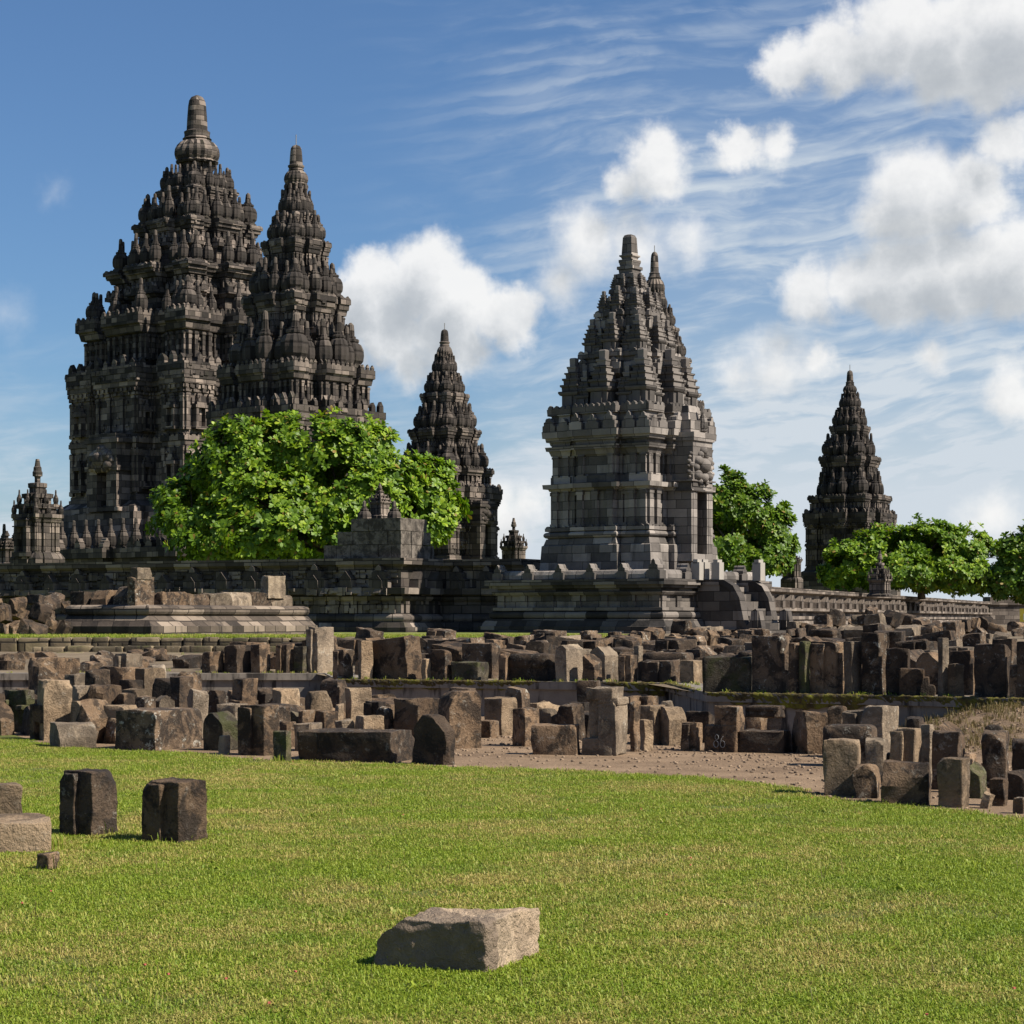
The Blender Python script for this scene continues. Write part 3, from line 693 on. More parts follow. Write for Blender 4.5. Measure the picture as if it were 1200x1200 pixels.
mb.loft([q(zco-.02,.08), q(zco+.12,.12), q(zco+.13,.22), q(Za(516),.25), q(Za(515.8),.34), q(zc1,.36), q(zc1+.01,.1), q(Za(490),.05), q(Za(489.7),.18), q(Za(482),.2)])
teeth(mb, plan(hb,.36,.34,.86,.58,.9), zc1, .95, .62, .62, .42, .22, LEAF, .25)
teeth(mb, plan(hb,.20,.34,.86,.58,.9), Za(482), .28, .22, .16, .16, .1)
mb.build('cornice', M['apit'], ap)
porch(ap, M['apit'], hb*.95, 1.1, 1.75, Za(575)-Za(650)+.35, .8, Za(578)-Za(650), Za(652), (1,0), False)
pr_ = MB(); n_ = Vector((1,0,0))
pr_.box((hb+.35,0,Za(548)), (1.3,1.6,Za(522)-Za(574))); pr_.box((hb+.4,0,Za(517)), (1.35,1.7,.36)); pr_.box((hb+.3,0,Za(505)), (1.,1.3,.55)); pr_.box((hb+.2,0,Za(490)), (.8,.95,.7),0,.7)
o = pr_.build('porch_roof', M['apit'], ap)
carved_head(o, M['apit'], Vector((hb+.98,0,Za(572))), n_, Vector((0,1,0)), 1.3, Za(528)-Za(572))
for sx in (-.8, .8): carved_head(o, M['apit'], Vector((hb+.9,sx,Za(566))), n_, Vector((0,1,0)), .5, 1.2)
bell_a = bell_mesh(M['apit'])
put(bell_a, 'bell_pinnacle', ap, (hb+.8, .35, Za(510)), 0, 1.1)
# stair on the right face, with curled wings
st = MB(); st_x = hp+.40
for i in range(8):
    st.box((st_x+.16+.33*i, 0, (zP-.3*i+.6)/2-.0), (.335, 2.0, zP-.3*i-.6))
st.build('stair', M['plinth'], ap)
wing = [(-.3,.62),(2.75,.62),(2.75,1.35),(2.62,1.95),(2.5,2.05),(2.3,1.95),(2.25,1.55),(2.1,1.35),(1.95,1.6),(1.75,2.5),(1.45,3.0),(1.0,3.25),(-.3,3.27)]
band = [(-.3,3.05),(.95,3.03),(1.3,2.82),(1.55,2.42),(1.75,1.5),(2.0,1.1),(2.3,1.2),(2.6,1.3),(2.6,1.95),(2.5,2.05),(2.3,1.95),(2.25,1.55),(2.1,1.35),(1.95,1.6),(1.75,2.5),(1.45,3.0),(1.0,3.25),(-.3,3.27)]
for sy in (-1.22, 1.22):
    mb = MB(); mb.prism(wing, .34, (st_x, sy, 0), (1,0,0)); mb.prism([(a, b+.004) for a, b in band], .46, (st_x, sy, 0), (1,0,0)); mb.box((st_x+1.25, sy, .98), (3.5,.6,.5))
    mb.build('stair_wing', M['plinth'], ap)
pm = MB(); pm.box((0,0,.34), (.36,.36,.70)); pm.box((0,0,.72), (.2,.36,.16)); pmm = pm.mesh('new_post', M['post'])
for x, y in ((hp+.35,-1.75),(hp+.35,-1.25),(hp+1.0,-1.22),(hp+1.55,1.25)): put(pmm, 'new_post', ap, (x, y, zP-.02), random.uniform(-.1,.1), random.uniform(.95,1.1))
# roof of stepped shrines
shm = shrine_mesh(M['apit'])
lv = [(Za(481), Hh(84), 2.3), (Za(417), Hh(56), 1.55), (Za(369), Hh(39), 1.05), (Za(343), Hh(23), .75)]
allv = lv+[(Za(326), Hh(14), 0)]
for i, (z, h, ph) in enumerate(lv):
    z1_, g, _ = allv[i+1]; D_ = z1_-z; mb = MB(); q2 = lambda f, zz: ring(g*f, zz, 0, a=.36, rec=.86, b=.6, c=.9)
    mb.loft([q2(1.0,z-.03), q2(1.0,z+D_*.08), q2(.88,z+D_*.1), q2(.88,z+D_*.52), q2(.95,z+D_*.54), q2(1.02,z+D_*.58), q2(1.08,z+D_*.6), q2(1.08,z+D_*.8), q2(.98,z+D_*.81), q2(.98,z+D_*.9), q2(1.06,z+D_*.92), q2(1.06,z1_)])
    piers(mb, plan(g*.88,0,.36,.86,.6,.9), z+D_*.12, z+D_*.52, .7, .2, .12)
    teeth(mb, plan(g*1.08,0,.36,.86,.6,.9), z+D_*.8, .55, .34, D_*.12, .2, .1, LEAF_S)
    teeth(mb, plan(g*1.06,0,.36,.86,.6,.9), z1_, .3, .22, .14, .14, .08)
    mb.build('roof_tier', M['apit'], ap)
    for k in range(4):
        for r, l, s2 in ((h*.98-ph*.2, 0, 1.08), (h*.80-ph*.1, .42*h, .72), (h*.80-ph*.1, -.42*h, .72), (h*.86-ph*.2, h*.86-ph*.2, 1.0), (h*.84-ph*.18, .63*h, .74), (h*.84-ph*.18, -.63*h, .74)):
            if i > 1 and s2 == .74: continue
            x, y = r, l
            for _ in range(k): x, y = -y, x
            if facing(ap, x, y): put(shm, 'shrine_pinnacle', ap, (x, y, z-.02), 0, ph*s2*random.uniform(.95,1.05))
mb = MB(); e = s_
ob = lambda w_, py: [(x*w_*e, y*w_*e, Za(py)) for x, y in ((1,-1),(1,1),(-1,1),(-1,-1))]
mb.loft([ob(12,327), ob(12,322), ob(9,321), ob(9.5,317), ob(11,316.5), ob(11,313), ob(8.2,312.5), ob(9,309), ob(9.5,308), ob(9.5,305), ob(6.5,304.5), ob(7.5,302), ob(9,301), ob(9,299.5), ob(6.9,299), ob(6.9,297), ob(5.9,279), ob(4.5,276), ob(2.5,275)])
mb.build('finial', M['apit'], ap)

# ------------------------------------------------------------------ walls of the terrace
def offset_path(path, o):
    out = []
    for i, p in enumerate(path):
        dirs = []
        if i > 0: dirs.append((Vector(p)-Vector(path[i-1])).normalized())
        if i < len(path)-1: dirs.append((Vector(path[i+1])-Vector(p)).normalized())
        ns = [Vector((d_.y, -d_.x)) for d_ in dirs]
        if len(ns) == 1: m_ = ns[0]
        else:
            m_ = (ns[0]+ns[1]); m_ /= m_.dot(ns[0])
        out.append(Vector(p)+m_*o)
    return out
def wall_along(name, path, prof, mat, parent=None, depth=2.0):
    mb = MB(); m_ = len(prof); n_p = len(path)
    cols = [[(*offset_path(path, o)[i], z) for z, o in prof]+[(*offset_path(path, -depth)[i], prof[-1][0]), (*offset_path(path, -depth)[i], prof[0][0])] for i in range(n_p)]
    vs = [p for c in cols for p in c]; k = m_+2; fs = []
    for i in range(n_p-1):
        for j in range(k):
            j2 = (j+1) % k
            fs.append((i*k+j, (i+1)*k+j, (i+1)*k+j2, i*k+j2))
    fs += [tuple(range(k))[::-1][::-1], tuple(range((n_p-1)*k, n_p*k))[::-1]]
    mb.add(vs, fs); return mb.build(name, mat, parent)
TW = R(27); uu = Vector((math.cos(TW), -math.sin(TW))); vv = Vector((math.sin(TW), math.cos(TW)))
C1 = Vector((-4.77, 55.0*KD)); C0 = C1-uu*34; C2 = C1+vv*3.5; C3 = C2+uu*4.2
def torus_prof(z, r, o, n_=5): return [(z-r*math.cos(math.pi*i/n_), o+r*.8*math.sin(math.pi*i/n_)) for i in range(n_+1)]
prof = [(.6,.55),(1.28,.55),(1.29,.45),(1.5,.32)]+torus_prof(1.66,.13,.2)+[(1.86,.1),(1.87,0),(2.42,0),(2.43,.12),(2.52,.2),(2.62,.2),(2.63,.08),(2.70,.1),(2.71,.42),(2.98,.44),(2.99,.0),(3.9,.0),(3.91,.12),(3.98,.16),(3.99,.34),(4.26,.36)]
lw = empty('terrace_wall', (C1.x, C1.y, 0), 0, 'long dark terrace wall with a row of leaf shaped antefixes, running left behind the ruin', 'wall')
loc = [tuple(p-C1) for p in (C0, C1, C2, C3)]
wall_along('wall_courses', loc, prof, M['wall'], lw)
big = MB(); big.prism([(a*.95, b*1.0) for a, b in LEAF], .42, (0,0,0), (1,0,0)); big.prism([(a*.45, b*.55) for a, b in LEAF_S], .56, (0,0,0), (1,0,0)); bigm = big.mesh('antefix', M['wall'])
sma = MB(); sma.prism([(a*.6, b*.72) for a, b in LEAF_S], .5, (0,0,0), (1,0,0)); smam = sma.mesh('antefix', M['wall'])
rzW = -TW
for k in range(17):
    p = -uu*(.9+1.62*k)+Vector((uu.y, -uu.x))*.2
    put(bigm if k % 2 == 0 else smam, 'antefix', lw, (p.x, p.y, 2.97), rzW+random.uniform(-.05,.05), random.uniform(.92,1.08))
for k in (0, 1):
    p = vv*(1.0+1.6*k)+Vector((vv.y, -vv.x))*.2; put(smam, 'antefix', lw, (p.x, p.y, 2.97), rzW+math.pi/2)
for k in range(2):
    p = C2-C1+uu*(1.0+1.5*k)+Vector((uu.y, -uu.x))*.2; put(bigm, 'antefix', lw, (p.x, p.y, 2.97), rzW)
pan = MB()
for k in range(30):
    p = -uu*(.4+.95*k)+Vector((uu.y, -uu.x))*.05; pan.box((p.x, p.y, 2.145), (.3,.12,.55), rzW)
for k in range(4):
    p = vv*(.4+.85*k)+Vector((vv.y, -vv.x))*.05; pan.box((p.x, p.y, 2.145), (.3,.12,.55), rzW+math.pi/2)
pan.build('panel_pilasters', M['wall'], lw)
sl_ = MB()
for k in range(40):
    p = -uu*(.4+.8*k)+Vector((uu.y, -uu.x))*.03
    for z in (3.25, 3.5, 3.72): sl_.box((p.x, p.y, z), (.5,.1,.12), rzW)
for k in range(420):
    p = -uu*random.uniform(.3, 33)+Vector((uu.y, -uu.x))*.04
    zz = random.choice((random.uniform(3.05,3.8), random.uniform(1.95,2.38), random.uniform(2.74,2.95))); sl_.box((p.x, p.y, zz), (random.uniform(.15,.5), random.uniform(.12,.3)+(.75 if 2.7 < zz < 3 else 0), random.uniform(.1,.3)), rzW, random.choice((1,.8)))
tag(sl_.build('slatted_relief', M['wall'], lw), kind='stuff')
# stepped block bastion on the corner
ba = empty('corner_bastion', (C1.x, C1.y, 0), -TW, 'stepped pile of squared grey masonry on the terrace wall corner, below the little pagoda', 'bastion')
bs = loose('squared_grey_block', (.13,.115,.10), (.27,.24,.21), .4, .25)
rng = random.Random(3)
for lvl, (xl, hh) in enumerate(((-3.9,.62),(-3.2,.58),(-2.5,.56))):
    z = 4.25+[0,.62,1.20][lvl]; yd = 2.9-[0,.3,.6][lvl]; mb = MB(); x = xl
    while x < -.02:
        w_ = min(rng.uniform(.55,1.0), -x); w_ = w_ if -x-w_ > .3 else -x
        mb.box((x+w_/2, .45, z+hh/2-.01), (w_-.025, .9+rng.uniform(-.05,.05), hh-.02)); x += w_
    y = .92
    while y < yd:
        w_ = min(rng.uniform(.55,1.0), yd-y); w_ = max(w_, .2)
        mb.box((-.45, y+w_/2, z+hh/2-.01), (.9+rng.uniform(-.05,.05), w_-.025, hh-.02)); y += w_
    mb.box((xl/2-.1, yd/2, z+hh/2-.02), (abs(xl)-.9, yd-.9, hh-.06))
    mb.build('block_course', bs, ba)
small_shrine('pagoda_pinnacle', 'small dark pagoda pinnacle in front of the big tree, above the corner masonry', 445, 60, 566, 588, 606, 14, R(37), M['wall'], 3.2)
for px in (427, 462): 
    rt = empty('stone_pinnacle', at(px, 59.5*KD, 0), -TW, 'short %s pinnacle beside the pagoda pinnacle, %s of the two' % (('dark','left') if px < 440 else ('stubby','right')), 'pinnacle', 'small pinnacles')
    put(bell_mesh(M['wall'], FAT, 'bell'), 'bell', rt, (0,0,zat(608,59.5*KD)-.3), 0, 1.15)
    mb = MB(); mb.box((0,0,(3.2+zat(606,59.5*KD)-.2)/2), (.6,.6,zat(606,59.5*KD)-.2-3.2)); mb.build('pedestal', M['wall'], rt)
# right wall
R0 = Vector((9.4, 58.2*KD)); rd = Vector((.315, .949)).normalized(); R1 = R0+rd*115
rw = empty('boundary_wall', (R0.x, R0.y, 0), 0, 'pale weathered boundary wall with upright stubs, receding at right below the trees', 'wall')
prof2 = [(.6,.4),(1.3,.4),(1.31,.3),(1.6,.2),(1.61,.3),(1.78,.3),(1.79,0),(2.05,0),(2.06,.3),(2.22,.3),(2.23,-.05),(2.95,-.05),(2.96,.1),(3.02,.2),(3.03,.28),(3.25,.3)]
wall_along('wall_courses', [(0,0), tuple(R1-R0)], prof2, M['wall_pale'], rw, 1.2)
stub = MB(); stub.prism([(a*.95, b*.66) for a, b in LEAF_S], .42, (0,0,0), (1,0,0)); stm = stub.mesh('upright_stub', M['wall_pale'])
nR = Vector((rd.y, -rd.x)); rzR = math.atan2(rd.y, rd.x)
for k in range(44):
    p = rd*(.8+2.55*k)+nR*.12; put(stm, 'upright_stub', rw, (p.x, p.y, 2.21), rzR+random.uniform(-.08,.08), random.uniform(.8,1.12))
R2 = R1+rd*.6
rw2 = wall_along('pale_wall', [(0,0), (40., 5.)], [(.6,.2),(2.0,.2),(2.01,.0),(2.9,0),(2.91,.15),(3.0,.2),(3.01,.1),(3.75,.1)], M['wall_pale'])
rw2.location = (R2.x, R2.y, 0); tag(rw2, 'higher plain pale wall continuing beyond the boundary wall at the right edge', 'wall')
# earth filling the terrace
mb = MB(); ter = [tuple(p) for p in offset_path([C0, C1, C2, C3], -1.5)]+[(9.0,61*KD)]+[tuple(R1-nR*1.1+rd*1.5), tuple(R1+Vector((42,10))), (110,260*KD), (-130,260*KD), (-130, C0.y+40)]
mb.loft([[(x, y, .3) for x, y in ter], [(x, y, 3.18) for x, y in ter]]); tag(mb.build('terrace_ground', M['turf']), kind='structure')

# ------------------------------------------------------------------ trees
def leaf_crown(lobes, n_ros, leaf, seed, per=9):
    rng = np.random.default_rng(seed); pts = []; nrm = []
    L = np.array(lobes); c = L[:, :3]; r = L[:, 3:]
    wgt = r[:,0]*r[:,2]; wgt = wgt/wgt.sum()
    while len(pts) < n_ros:
        i = rng.choice(len(L), p=wgt); v = rng.normal(size=3); v /= np.linalg.norm(v)
        if v[2] < -.75: continue
        k = rng.uniform(.82, 1.08) if rng.random() < .82 else rng.uniform(.5, 1.22)
        k *= 1+.2*noise.noise(Vector(v*3.1+c[i]))+.08*noise.noise(Vector(v*8+c[i]))
        p = c[i]+v*r[i]*k
        q = ((p-c)/r); dd = np.sqrt((q**2).sum(1)); dd[i] = 9
        if (dd < .66).any(): continue
        if noise.noise(Vector(p*.62)) < -.2 : continue
        pts.append(p); nrm.append(v)
    pts = np.array(pts); nrm = np.array(nrm); nrm = nrm*.95+np.array([.10,-.05,.42])+rng.normal(size=nrm.shape)*.22
    nrm /= np.linalg.norm(nrm, axis=1)[:, None]
    # rosette of obovate leaves round each tip
    V = []; Fs = []; tone = []
    prof = [(0,.04),(.45,.15),(.78,.21),(1.,.07)]
    base = 0
    for p, n_ in zip(pts, nrm):
        a = np.cross(n_, [.31,.77,.55]); a /= np.linalg.norm(a); b_ = np.cross(n_, a)
        big = leaf*rng.uniform(.7, 1.3); ph0 = rng.uniform(0, 6.28); tn = rng.uniform(0,.55)
        for j in range(per):
            ph = ph0+j*2.4; lift = rng.uniform(.2, 1.25)*(1-j/per*.55)
            dv = (a*math.cos(ph)+b_*math.sin(ph)); d_ = dv*math.cos(lift)+n_*math.sin(lift)
            sd_ = np.cross(d_, n_); sd_ /= np.linalg.norm(sd_)+1e-9; up = np.cross(sd_, d_)
            ln = big*rng.uniform(.75, 1.15)
            for t_, wd in prof:
                m_ = p+d_*ln*t_-n_*ln*.16*t_*t_
                V.append(m_-sd_*wd*ln+up*wd*ln*.25); V.append(m_+sd_*wd*ln+up*wd*ln*.25)
            for k in range(3): Fs.append((base+2*k, base+2*k+1, base+2*k+3, base+2*k+2))
            tt = min(1, max(0, tn+rng.uniform(0,.45) if rng.random() > .025 else 1.)); tone += [tt]*8
            base += 8
    me = bpy.data.meshes.new('crown'); me.from_pydata(np.array(V).tolist(), [], Fs); me.update()
    at_ = me.attributes.new('tone', 'FLOAT', 'POINT'); at_.data.foreach_set('value', tone)
    me.polygons.foreach_set('use_smooth', [True]*len(me.polygons))
    return me
def limb(mb, p, q, r0, r1, seg=7):
    p, q = Vector(p), Vector(q); ax = (q-p).normalized(); a = ax.orthogonal().normalized(); b_ = ax.cross(a); rings = []
    mid = (p+q)/2+Vector((random.uniform(-.1,.1), random.uniform(-.1,.1), 0))*(q-p).length*.6
    for c, r in ((p, r0), (p.lerp(mid, .6), r0*.9+r1*.1), (mid, (r0+r1)/2), (q, r1)):
        rings.append([tuple(c+a*r*math.cos(6.283*j/seg)+b_*r*math.sin(6.283*j/seg)) for j in range(seg)])
    mb.loft(rings)
def tree(name, label, px, d, lobes_px, n_ros, leaf, mat, seed, zb=3.15, group='broad leaved trees on the terrace', trunk_dx=0, depth=.8):
    """lobes_px: (px, py, half width px, half height px, depth offset m)"""
    d *= KD; s_ = d/F; loc = at(px, d, 0); root = empty(name, loc, 0, label, 'tree', group)
    lobes = [((x-px)*s_, dy, zat(y, d), a*s_, a*s_*depth, b_*s_) for x, y, a, b_, dy in lobes_px]
    o = bpy.data.objects.new('crown', leaf_crown(lobes, n_ros, leaf, seed)); COL.objects.link(o); o.parent = root; o.data.materials.append(mat)
    mb = MB(); random.seed(seed); zl = min(l[2]-l[5]*.4 for l in lobes); t0 = (trunk_dx*s_, 0, zb-.1); t1 = (trunk_dx*s_*.9, .1, max(zl, zb+.8))
    limb(mb, t0, t1, .3, .22)
    for l in lobes: limb(mb, t1, (l[0], l[1], l[2]), .16, .05); limb(mb, (l[0], l[1], l[2]), (l[0]+random.uniform(-.5,.5)*l[3], l[1]-.3*l[4], l[2]+l[5]*.6), .06, .02)
    mb.build('trunk', M['bark'], root, True)
    return root
tree('broad_leaved_tree', 'largest bright green broad leaved tree, in front of the two tall towers', 350, 69,
     [(225,600,46,38,0),(255,560,40,42,.5),(290,545,55,52,0),(345,530,60,44,.6),(390,550,60,58,0),(430,540,42,42,.4),(330,600,80,44,-1.2),(400,605,70,40,-1),(460,575,50,42,.2),(455,560,40,34,-.6),(430,590,60,48,-1.),(500,590,42,36,.3),(530,612,18,28,.2),(250,620,60,32,-.8),(330,628,95,32,-1.6),(270,640,60,20,-1.8),(400,642,70,18,-1.9),(420,625,50,26,-1.4),(505,560,22,22,.8),(485,620,50,24,-.4)],
     8600, .36, M['leaf'], 11, trunk_dx=70)
tree('broad_leaved_tree', 'glossy green tree half hidden behind the right side of the square temple', 868, 82,
     [(850,590,32,36,0),(880,610,40,42,.2),(905,630,30,36,0),(850,640,42,34,-.6),(835,610,25,40,0),(890,655,36,22,-.4)], 3400, .35, M['leaf_deep'], 12)
tree('broad_leaved_tree', 'wide low green tree right of and below the distant dark tower', 1080, 92,
     [(1000,660,36,24,0),(1040,648,40,30,.3),(1090,645,42,31,0),(1130,655,40,32,.2),(1150,675,32,24,0),(1060,672,60,22,-.8),(1110,675,50,22,-.8),(985,672,24,20,0)], 4600, .37, M['leaf'], 13)
tree('broad_leaved_tree', 'deep green tree cut off by the right edge of the photo', 1212, 84,
     [(1195,665,34,34,0),(1225,655,45,42,0),(1190,685,30,22,-.4),(1230,685,45,26,-.4)], 2100, .36, M['leaf_deep'], 14)

# ------------------------------------------------------------------ loose stones
def rbox(half, r, n_=9):
    hx, hy, hz = half; r = min(r, hx*.6, hy*.6, hz*.6)
    def axis(h):
        t_ = np.linspace(-1, 1, n_); t_ = np.sign(t_)*(1-(1-np.abs(t_))**2.1); return t_*h
    ax = [axis(h) for h in half]; V = []; Fc = []; idx = {}
    def vid(i, j, k):
        key = (i, j, k)
        if key not in idx:
            idx[key] = len(V); V.append((ax[0][i], ax[1][j], ax[2][k]))
        return idx[key]
    m_ = n_-1
    for a in range(m_):
        for b_ in range(m_):
            Fc.append((vid(0,a,b_), vid(0,a,b_+1), vid(0,a+1,b_+1), vid(0,a+1,b_)))
            Fc.append((vid(m_,a,b_), vid(m_,a+1,b_), vid(m_,a+1,b_+1), vid(m_,a,b_+1)))
            Fc.append((vid(a,0,b_), vid(a+1,0,b_), vid(a+1,0,b_+1), vid(a,0,b_+1)))
            Fc.append((vid(a,m_,b_), vid(a,m_,b_+1), vid(a+1,m_,b_+1), vid(a+1,m_,b_)))
            Fc.append((vid(a,b_,0), vid(a,b_+1,0), vid(a+1,b_+1,0), vid(a+1,b_,0)))
            Fc.append((vid(a,b_,m_), vid(a+1,b_,m_), vid(a+1,b_+1,m_), vid(a,b_+1,m_)))
    V = np.array(V); H = np.array([hx, hy, hz]); inner = np.clip(V, -(H-r), H-r); dv = V-inner
    l = np.linalg.norm(dv, axis=1, keepdims=True); l[l == 0] = 1
    V = inner+dv/np.maximum(l, 1e-9)*np.minimum(r, l)
    return V, Fc
def rough_piece(mb, c, half, rng, rough=.02, r=.03, chips=2, n_=9, cuts=()):
    V, Fc = rbox(half, r, n_); off = Vector((rng.uniform(0,99), rng.uniform(0,99), rng.uniform(0,99)))
    H = np.array(half)
    pl = [(np.array(n0)/np.linalg.norm(n0), d0) for n0, d0 in cuts]
    for _ in range(chips):
        s = np.array([rng.choice((-1,1)), rng.choice((-1,1)), rng.choice((-.3,1,1))]) * np.array([rng.uniform(.2,1), rng.uniform(.2,1), rng.uniform(.3,1)])
        s /= np.linalg.norm(s); ext = np.abs(s*H).sum(); pl.append((s, ext*rng.uniform(.80,.95)))
    for n0, d0 in pl:
        dist = V@n0-d0; mk = dist > 0; V[mk] -= np.outer(dist[mk], n0)
    big = min(half)
    for i in range(len(V)):
        p = Vector(V[i])
        a = noise.noise_vector(p*(1.1/max(.2, big))*.8+off)*rough*1.15
        b_ = (noise.noise_vector(p*9+off)*.6+noise.noise_vector(p*23+off)*(.7 if n_ > 14 else .25))*rough
        V[i] += np.array(a+b_)
    V += np.array(c)
    mb.add([tuple(v) for v in V], Fc)
STONES = []     # (object, px, py, landmark or None)
def stone(x0, x1, yt, yb, shape, mat, label=None, mark=None, yaw=33, f=.36, d=None, zg=0., zb=None, tilt=(0,0), seed=None, name=None, hi=False):
    if d is None: d = gd(yb, zg)
    rng = random.Random(seed if seed is not None else int(x0*13+yt*7)); n_ = 34 if hi else 12 if d < 19 else 9
    ya = R(abs(yaw)); sg = 1 if yaw >= 0 else -1
    w0 = (x1-x0)*d/F; fr = min(f, .9)
    w_ = (1-fr)*w0/math.cos(ya); t_ = fr*w0/max(.26, math.sin(ya)); t_ = min(max(t_, w_*.35), w_*2.5, 1.3)
    dc = d+(w_*math.sin(ya)+t_*math.cos(ya))/2
    w_ *= dc/d; t_ *= 1.0
    zbase = zg if zb is None else zb
    ztop = zat(yt, (d+dc)/2); h = max(.12, ztop-zbase)
    pos = at((x0+x1)/2, dc, zbase); mb = MB(); hx, hy, hz = w_/2, t_/2, h/2
    e = dict(rng=rng, rough=.012+.012*min(1, w_), r=.012, n_=n_)
    if hi and shape != 'fore': e['rough'] *= .6
    nm = 'carved_stone'
    if shape == 'block': rough_piece(mb, (0,0,hz-.02), (hx,hy,hz+.02), chips=2, **e); nm = 'stone_block'
    elif shape == 'fore': rough_piece(mb, (0,0,hz-.02), (hx,hy,hz+.02), chips=1, cuts=[((-.6,0,.8), (hx*.6+hz*.8)*.72), ((-.2,.3,.93), (hz*.93+hx*.2)*.93)], **e); nm = 'stone_block'
    elif shape == 'slab': rough_piece(mb, (0,0,hz-.02), (hx,hy,hz+.02), chips=1, **e); nm = 'upright_stone'
    elif shape == 'boulder': e['rough'] *= 1.9; e['r'] = min(hx,hy,hz)*.07; rough_piece(mb, (0,0,hz-.03), (hx,hy,hz+.03), chips=8, **e); nm = 'rubble_stone'
    elif shape == 'wedge': rough_piece(mb, (0,0,hz-.02), (hx,hy,hz+.02), chips=2, cuts=[((.62*sg,-.2,.75), (hx*.62+hz*.75)*.52)], **e); nm = 'stone_block'
    elif shape == 'peak': rough_piece(mb, (0,0,hz-.02), (hx,hy,hz+.02), chips=1, cuts=[((.6,0,.75),(hz*.75+.02)*1.0),((-.55,0,.8),(hz*.8+hx*.1))], **e); nm = 'stone_block'
    elif shape == 'slant': rough_piece(mb, (0,0,hz-.02), (hx,hy,hz+.02), chips=1, cuts=[((-.1,-.75,.66), (hy*.75+hz*.66)*.62)], **e)
    elif shape == 'broken': rough_piece(mb, (0,0,hz-.02), (hx,hy,hz+.02), chips=3, cuts=[((.7,-.1,.7),(hx*.7+hz*.7)*.66),((-.75,0,.65),(hx*.75+hz*.65)*.78)], **e); nm = 'upright_stone'
    elif shape == 'groove':   # upright stone with a rebated vertical half
        rough_piece(mb, (0,hy*.12,hz-.02), (hx,hy*.88,hz+.02), chips=1, **e)
        rough_piece(mb, (-hx*.42,-hy*.72,hz*.97), (hx*.53,hy*.3,hz*.95), chips=1, **e)
    elif shape == 'notch':    # stepped block
        rough_piece(mb, (0,0,hz*.62-.02), (hx,hy,hz*.62), chips=1, **e)
        rough_piece(mb, (hx*.28,hy*.1,hz*1.45), (hx*.72,hy*.86,hz*.55), chips=2, **e)
    elif shape == 'moulded':  # long course stone with a rounded moulding on top
        rough_piece(mb, (0,0,hz*.5-.02), (hx*.98,hy*.95,hz*.5+.02), chips=1, **e)
        rough_piece(mb, (0,-hy*.08,hz*1.36), (hx,hy,hz*.5), rng, rough=.012, r=hz*.42, chips=0, n_=n_)
        rough_piece(mb, (0,0,hz*1.03), (hx*.94,hy*.82,hz*.2), chips=0, **e)
    elif shape == 'arch':     # lintel with a cut out
        rough_piece(mb, (-hx*.66,0,hz-.02), (hx*.34,hy,hz+.02), chips=1, **e)
        rough_piece(mb, (hx*.3,0,hz*1.5), (hx*.7,hy*.97,hz*.5), chips=1, **e)
        rough_piece(mb, (hx*.3,hy*.5,hz*.7), (hx*.6,hy*.4,hz*.6), chips=0, **e)
    elif shape == 'lugs':
        rough_piece(mb, (0,0,hz-.02), (hx,hy,hz+.02), chips=1, **e)
        rough_piece(mb, (-hx*.72,-hy-.02,hz*1.38), (hx*.3,.06,hz*.11), chips=0, **e)
        rough_piece(mb, (hx*.78,-hy-.02,hz*1.18), (hx*.3,.07,hz*.13), chips=0, **e)
    elif shape == 'hollow':
        rough_piece(mb, (0,0,hz*.45-.02), (hx,hy,hz*.45), chips=0, **e)
        for sx in (-1, 1): rough_piece(mb, (sx*hx*.8,0,hz), (hx*.2,hy,hz), chips=0, **e)
        rough_piece(mb, (0,hy*.8,hz), (hx*.95,hy*.2,hz*.96), chips=0, **e)
    elif shape == 'ring':
        for k in range(10):
            a0 = math.pi*2*k/10; rough_piece(mb, (hx*.72*math.cos(a0),0,hz+hz*.72*math.sin(a0)), (hx*.3,hy,hz*.3), chips=1, n_=6, rng=rng, rough=.012, r=.05)
    elif shape == 'corner':   # tall carved corner piece with base step and top fillet
        rough_piece(mb, (0,hy*.1,hz-.02), (hx*.62,hy*.9,hz), chips=1, **e)
        rough_piece(mb, (-hx*.1,0,hz*.28-.02), (hx*.9,hy,hz*.28), chips=1, **e)
        rough_piece(mb, (0,0,hz*1.82), (hx*.72,hy*.97,hz*.18), chips=1, **e)
        rough_piece(mb, (hx*.45,-hy*.1,hz*.85), (hx*.52,hy*.88,hz*.83), chips=1, **e)
        rough_piece(mb, (hx*.5,-hy*.02,hz*1.62), (hx*.52,hy*.93,hz*.1), chips=0, **e)
    elif shape == 'stairs':
        for k in range(3): rough_piece(mb, (hx*(-.3+.3*k),0,hz*(1-.28*k)-.02), (hx*.7-.0*k,hy*(1-.02*k),hz*(1-.28*k)), chips=1, n_=7, rng=rng, rough=.012, r=.03)
    o = mb.build(name or nm, M[mat], smooth=True)
    try: o.data.set_sharp_from_angle(angle=R(22))
    except Exception: pass
    o.location = pos; o.rotation_euler = (R(tilt[0]), R(tilt[1]), -R(yaw)+rng.uniform(-.06,.06))
    tag(o, label, 'stone' if nm != 'carved_stone' else 'carved stone', {'stone_block': 'fallen squared blocks', 'carved_stone': 'fallen carved stones', 'rubble_stone': 'loose rubble stones', 'upright_stone': 'upright loose slabs'}[nm])
    STONES.append([o, (x0+x1)/2, (yt+yb)/2, mark, shape, mat, (pos.x, pos.y, max(w_, t_)/2, zbase, zbase+h)])
    return o
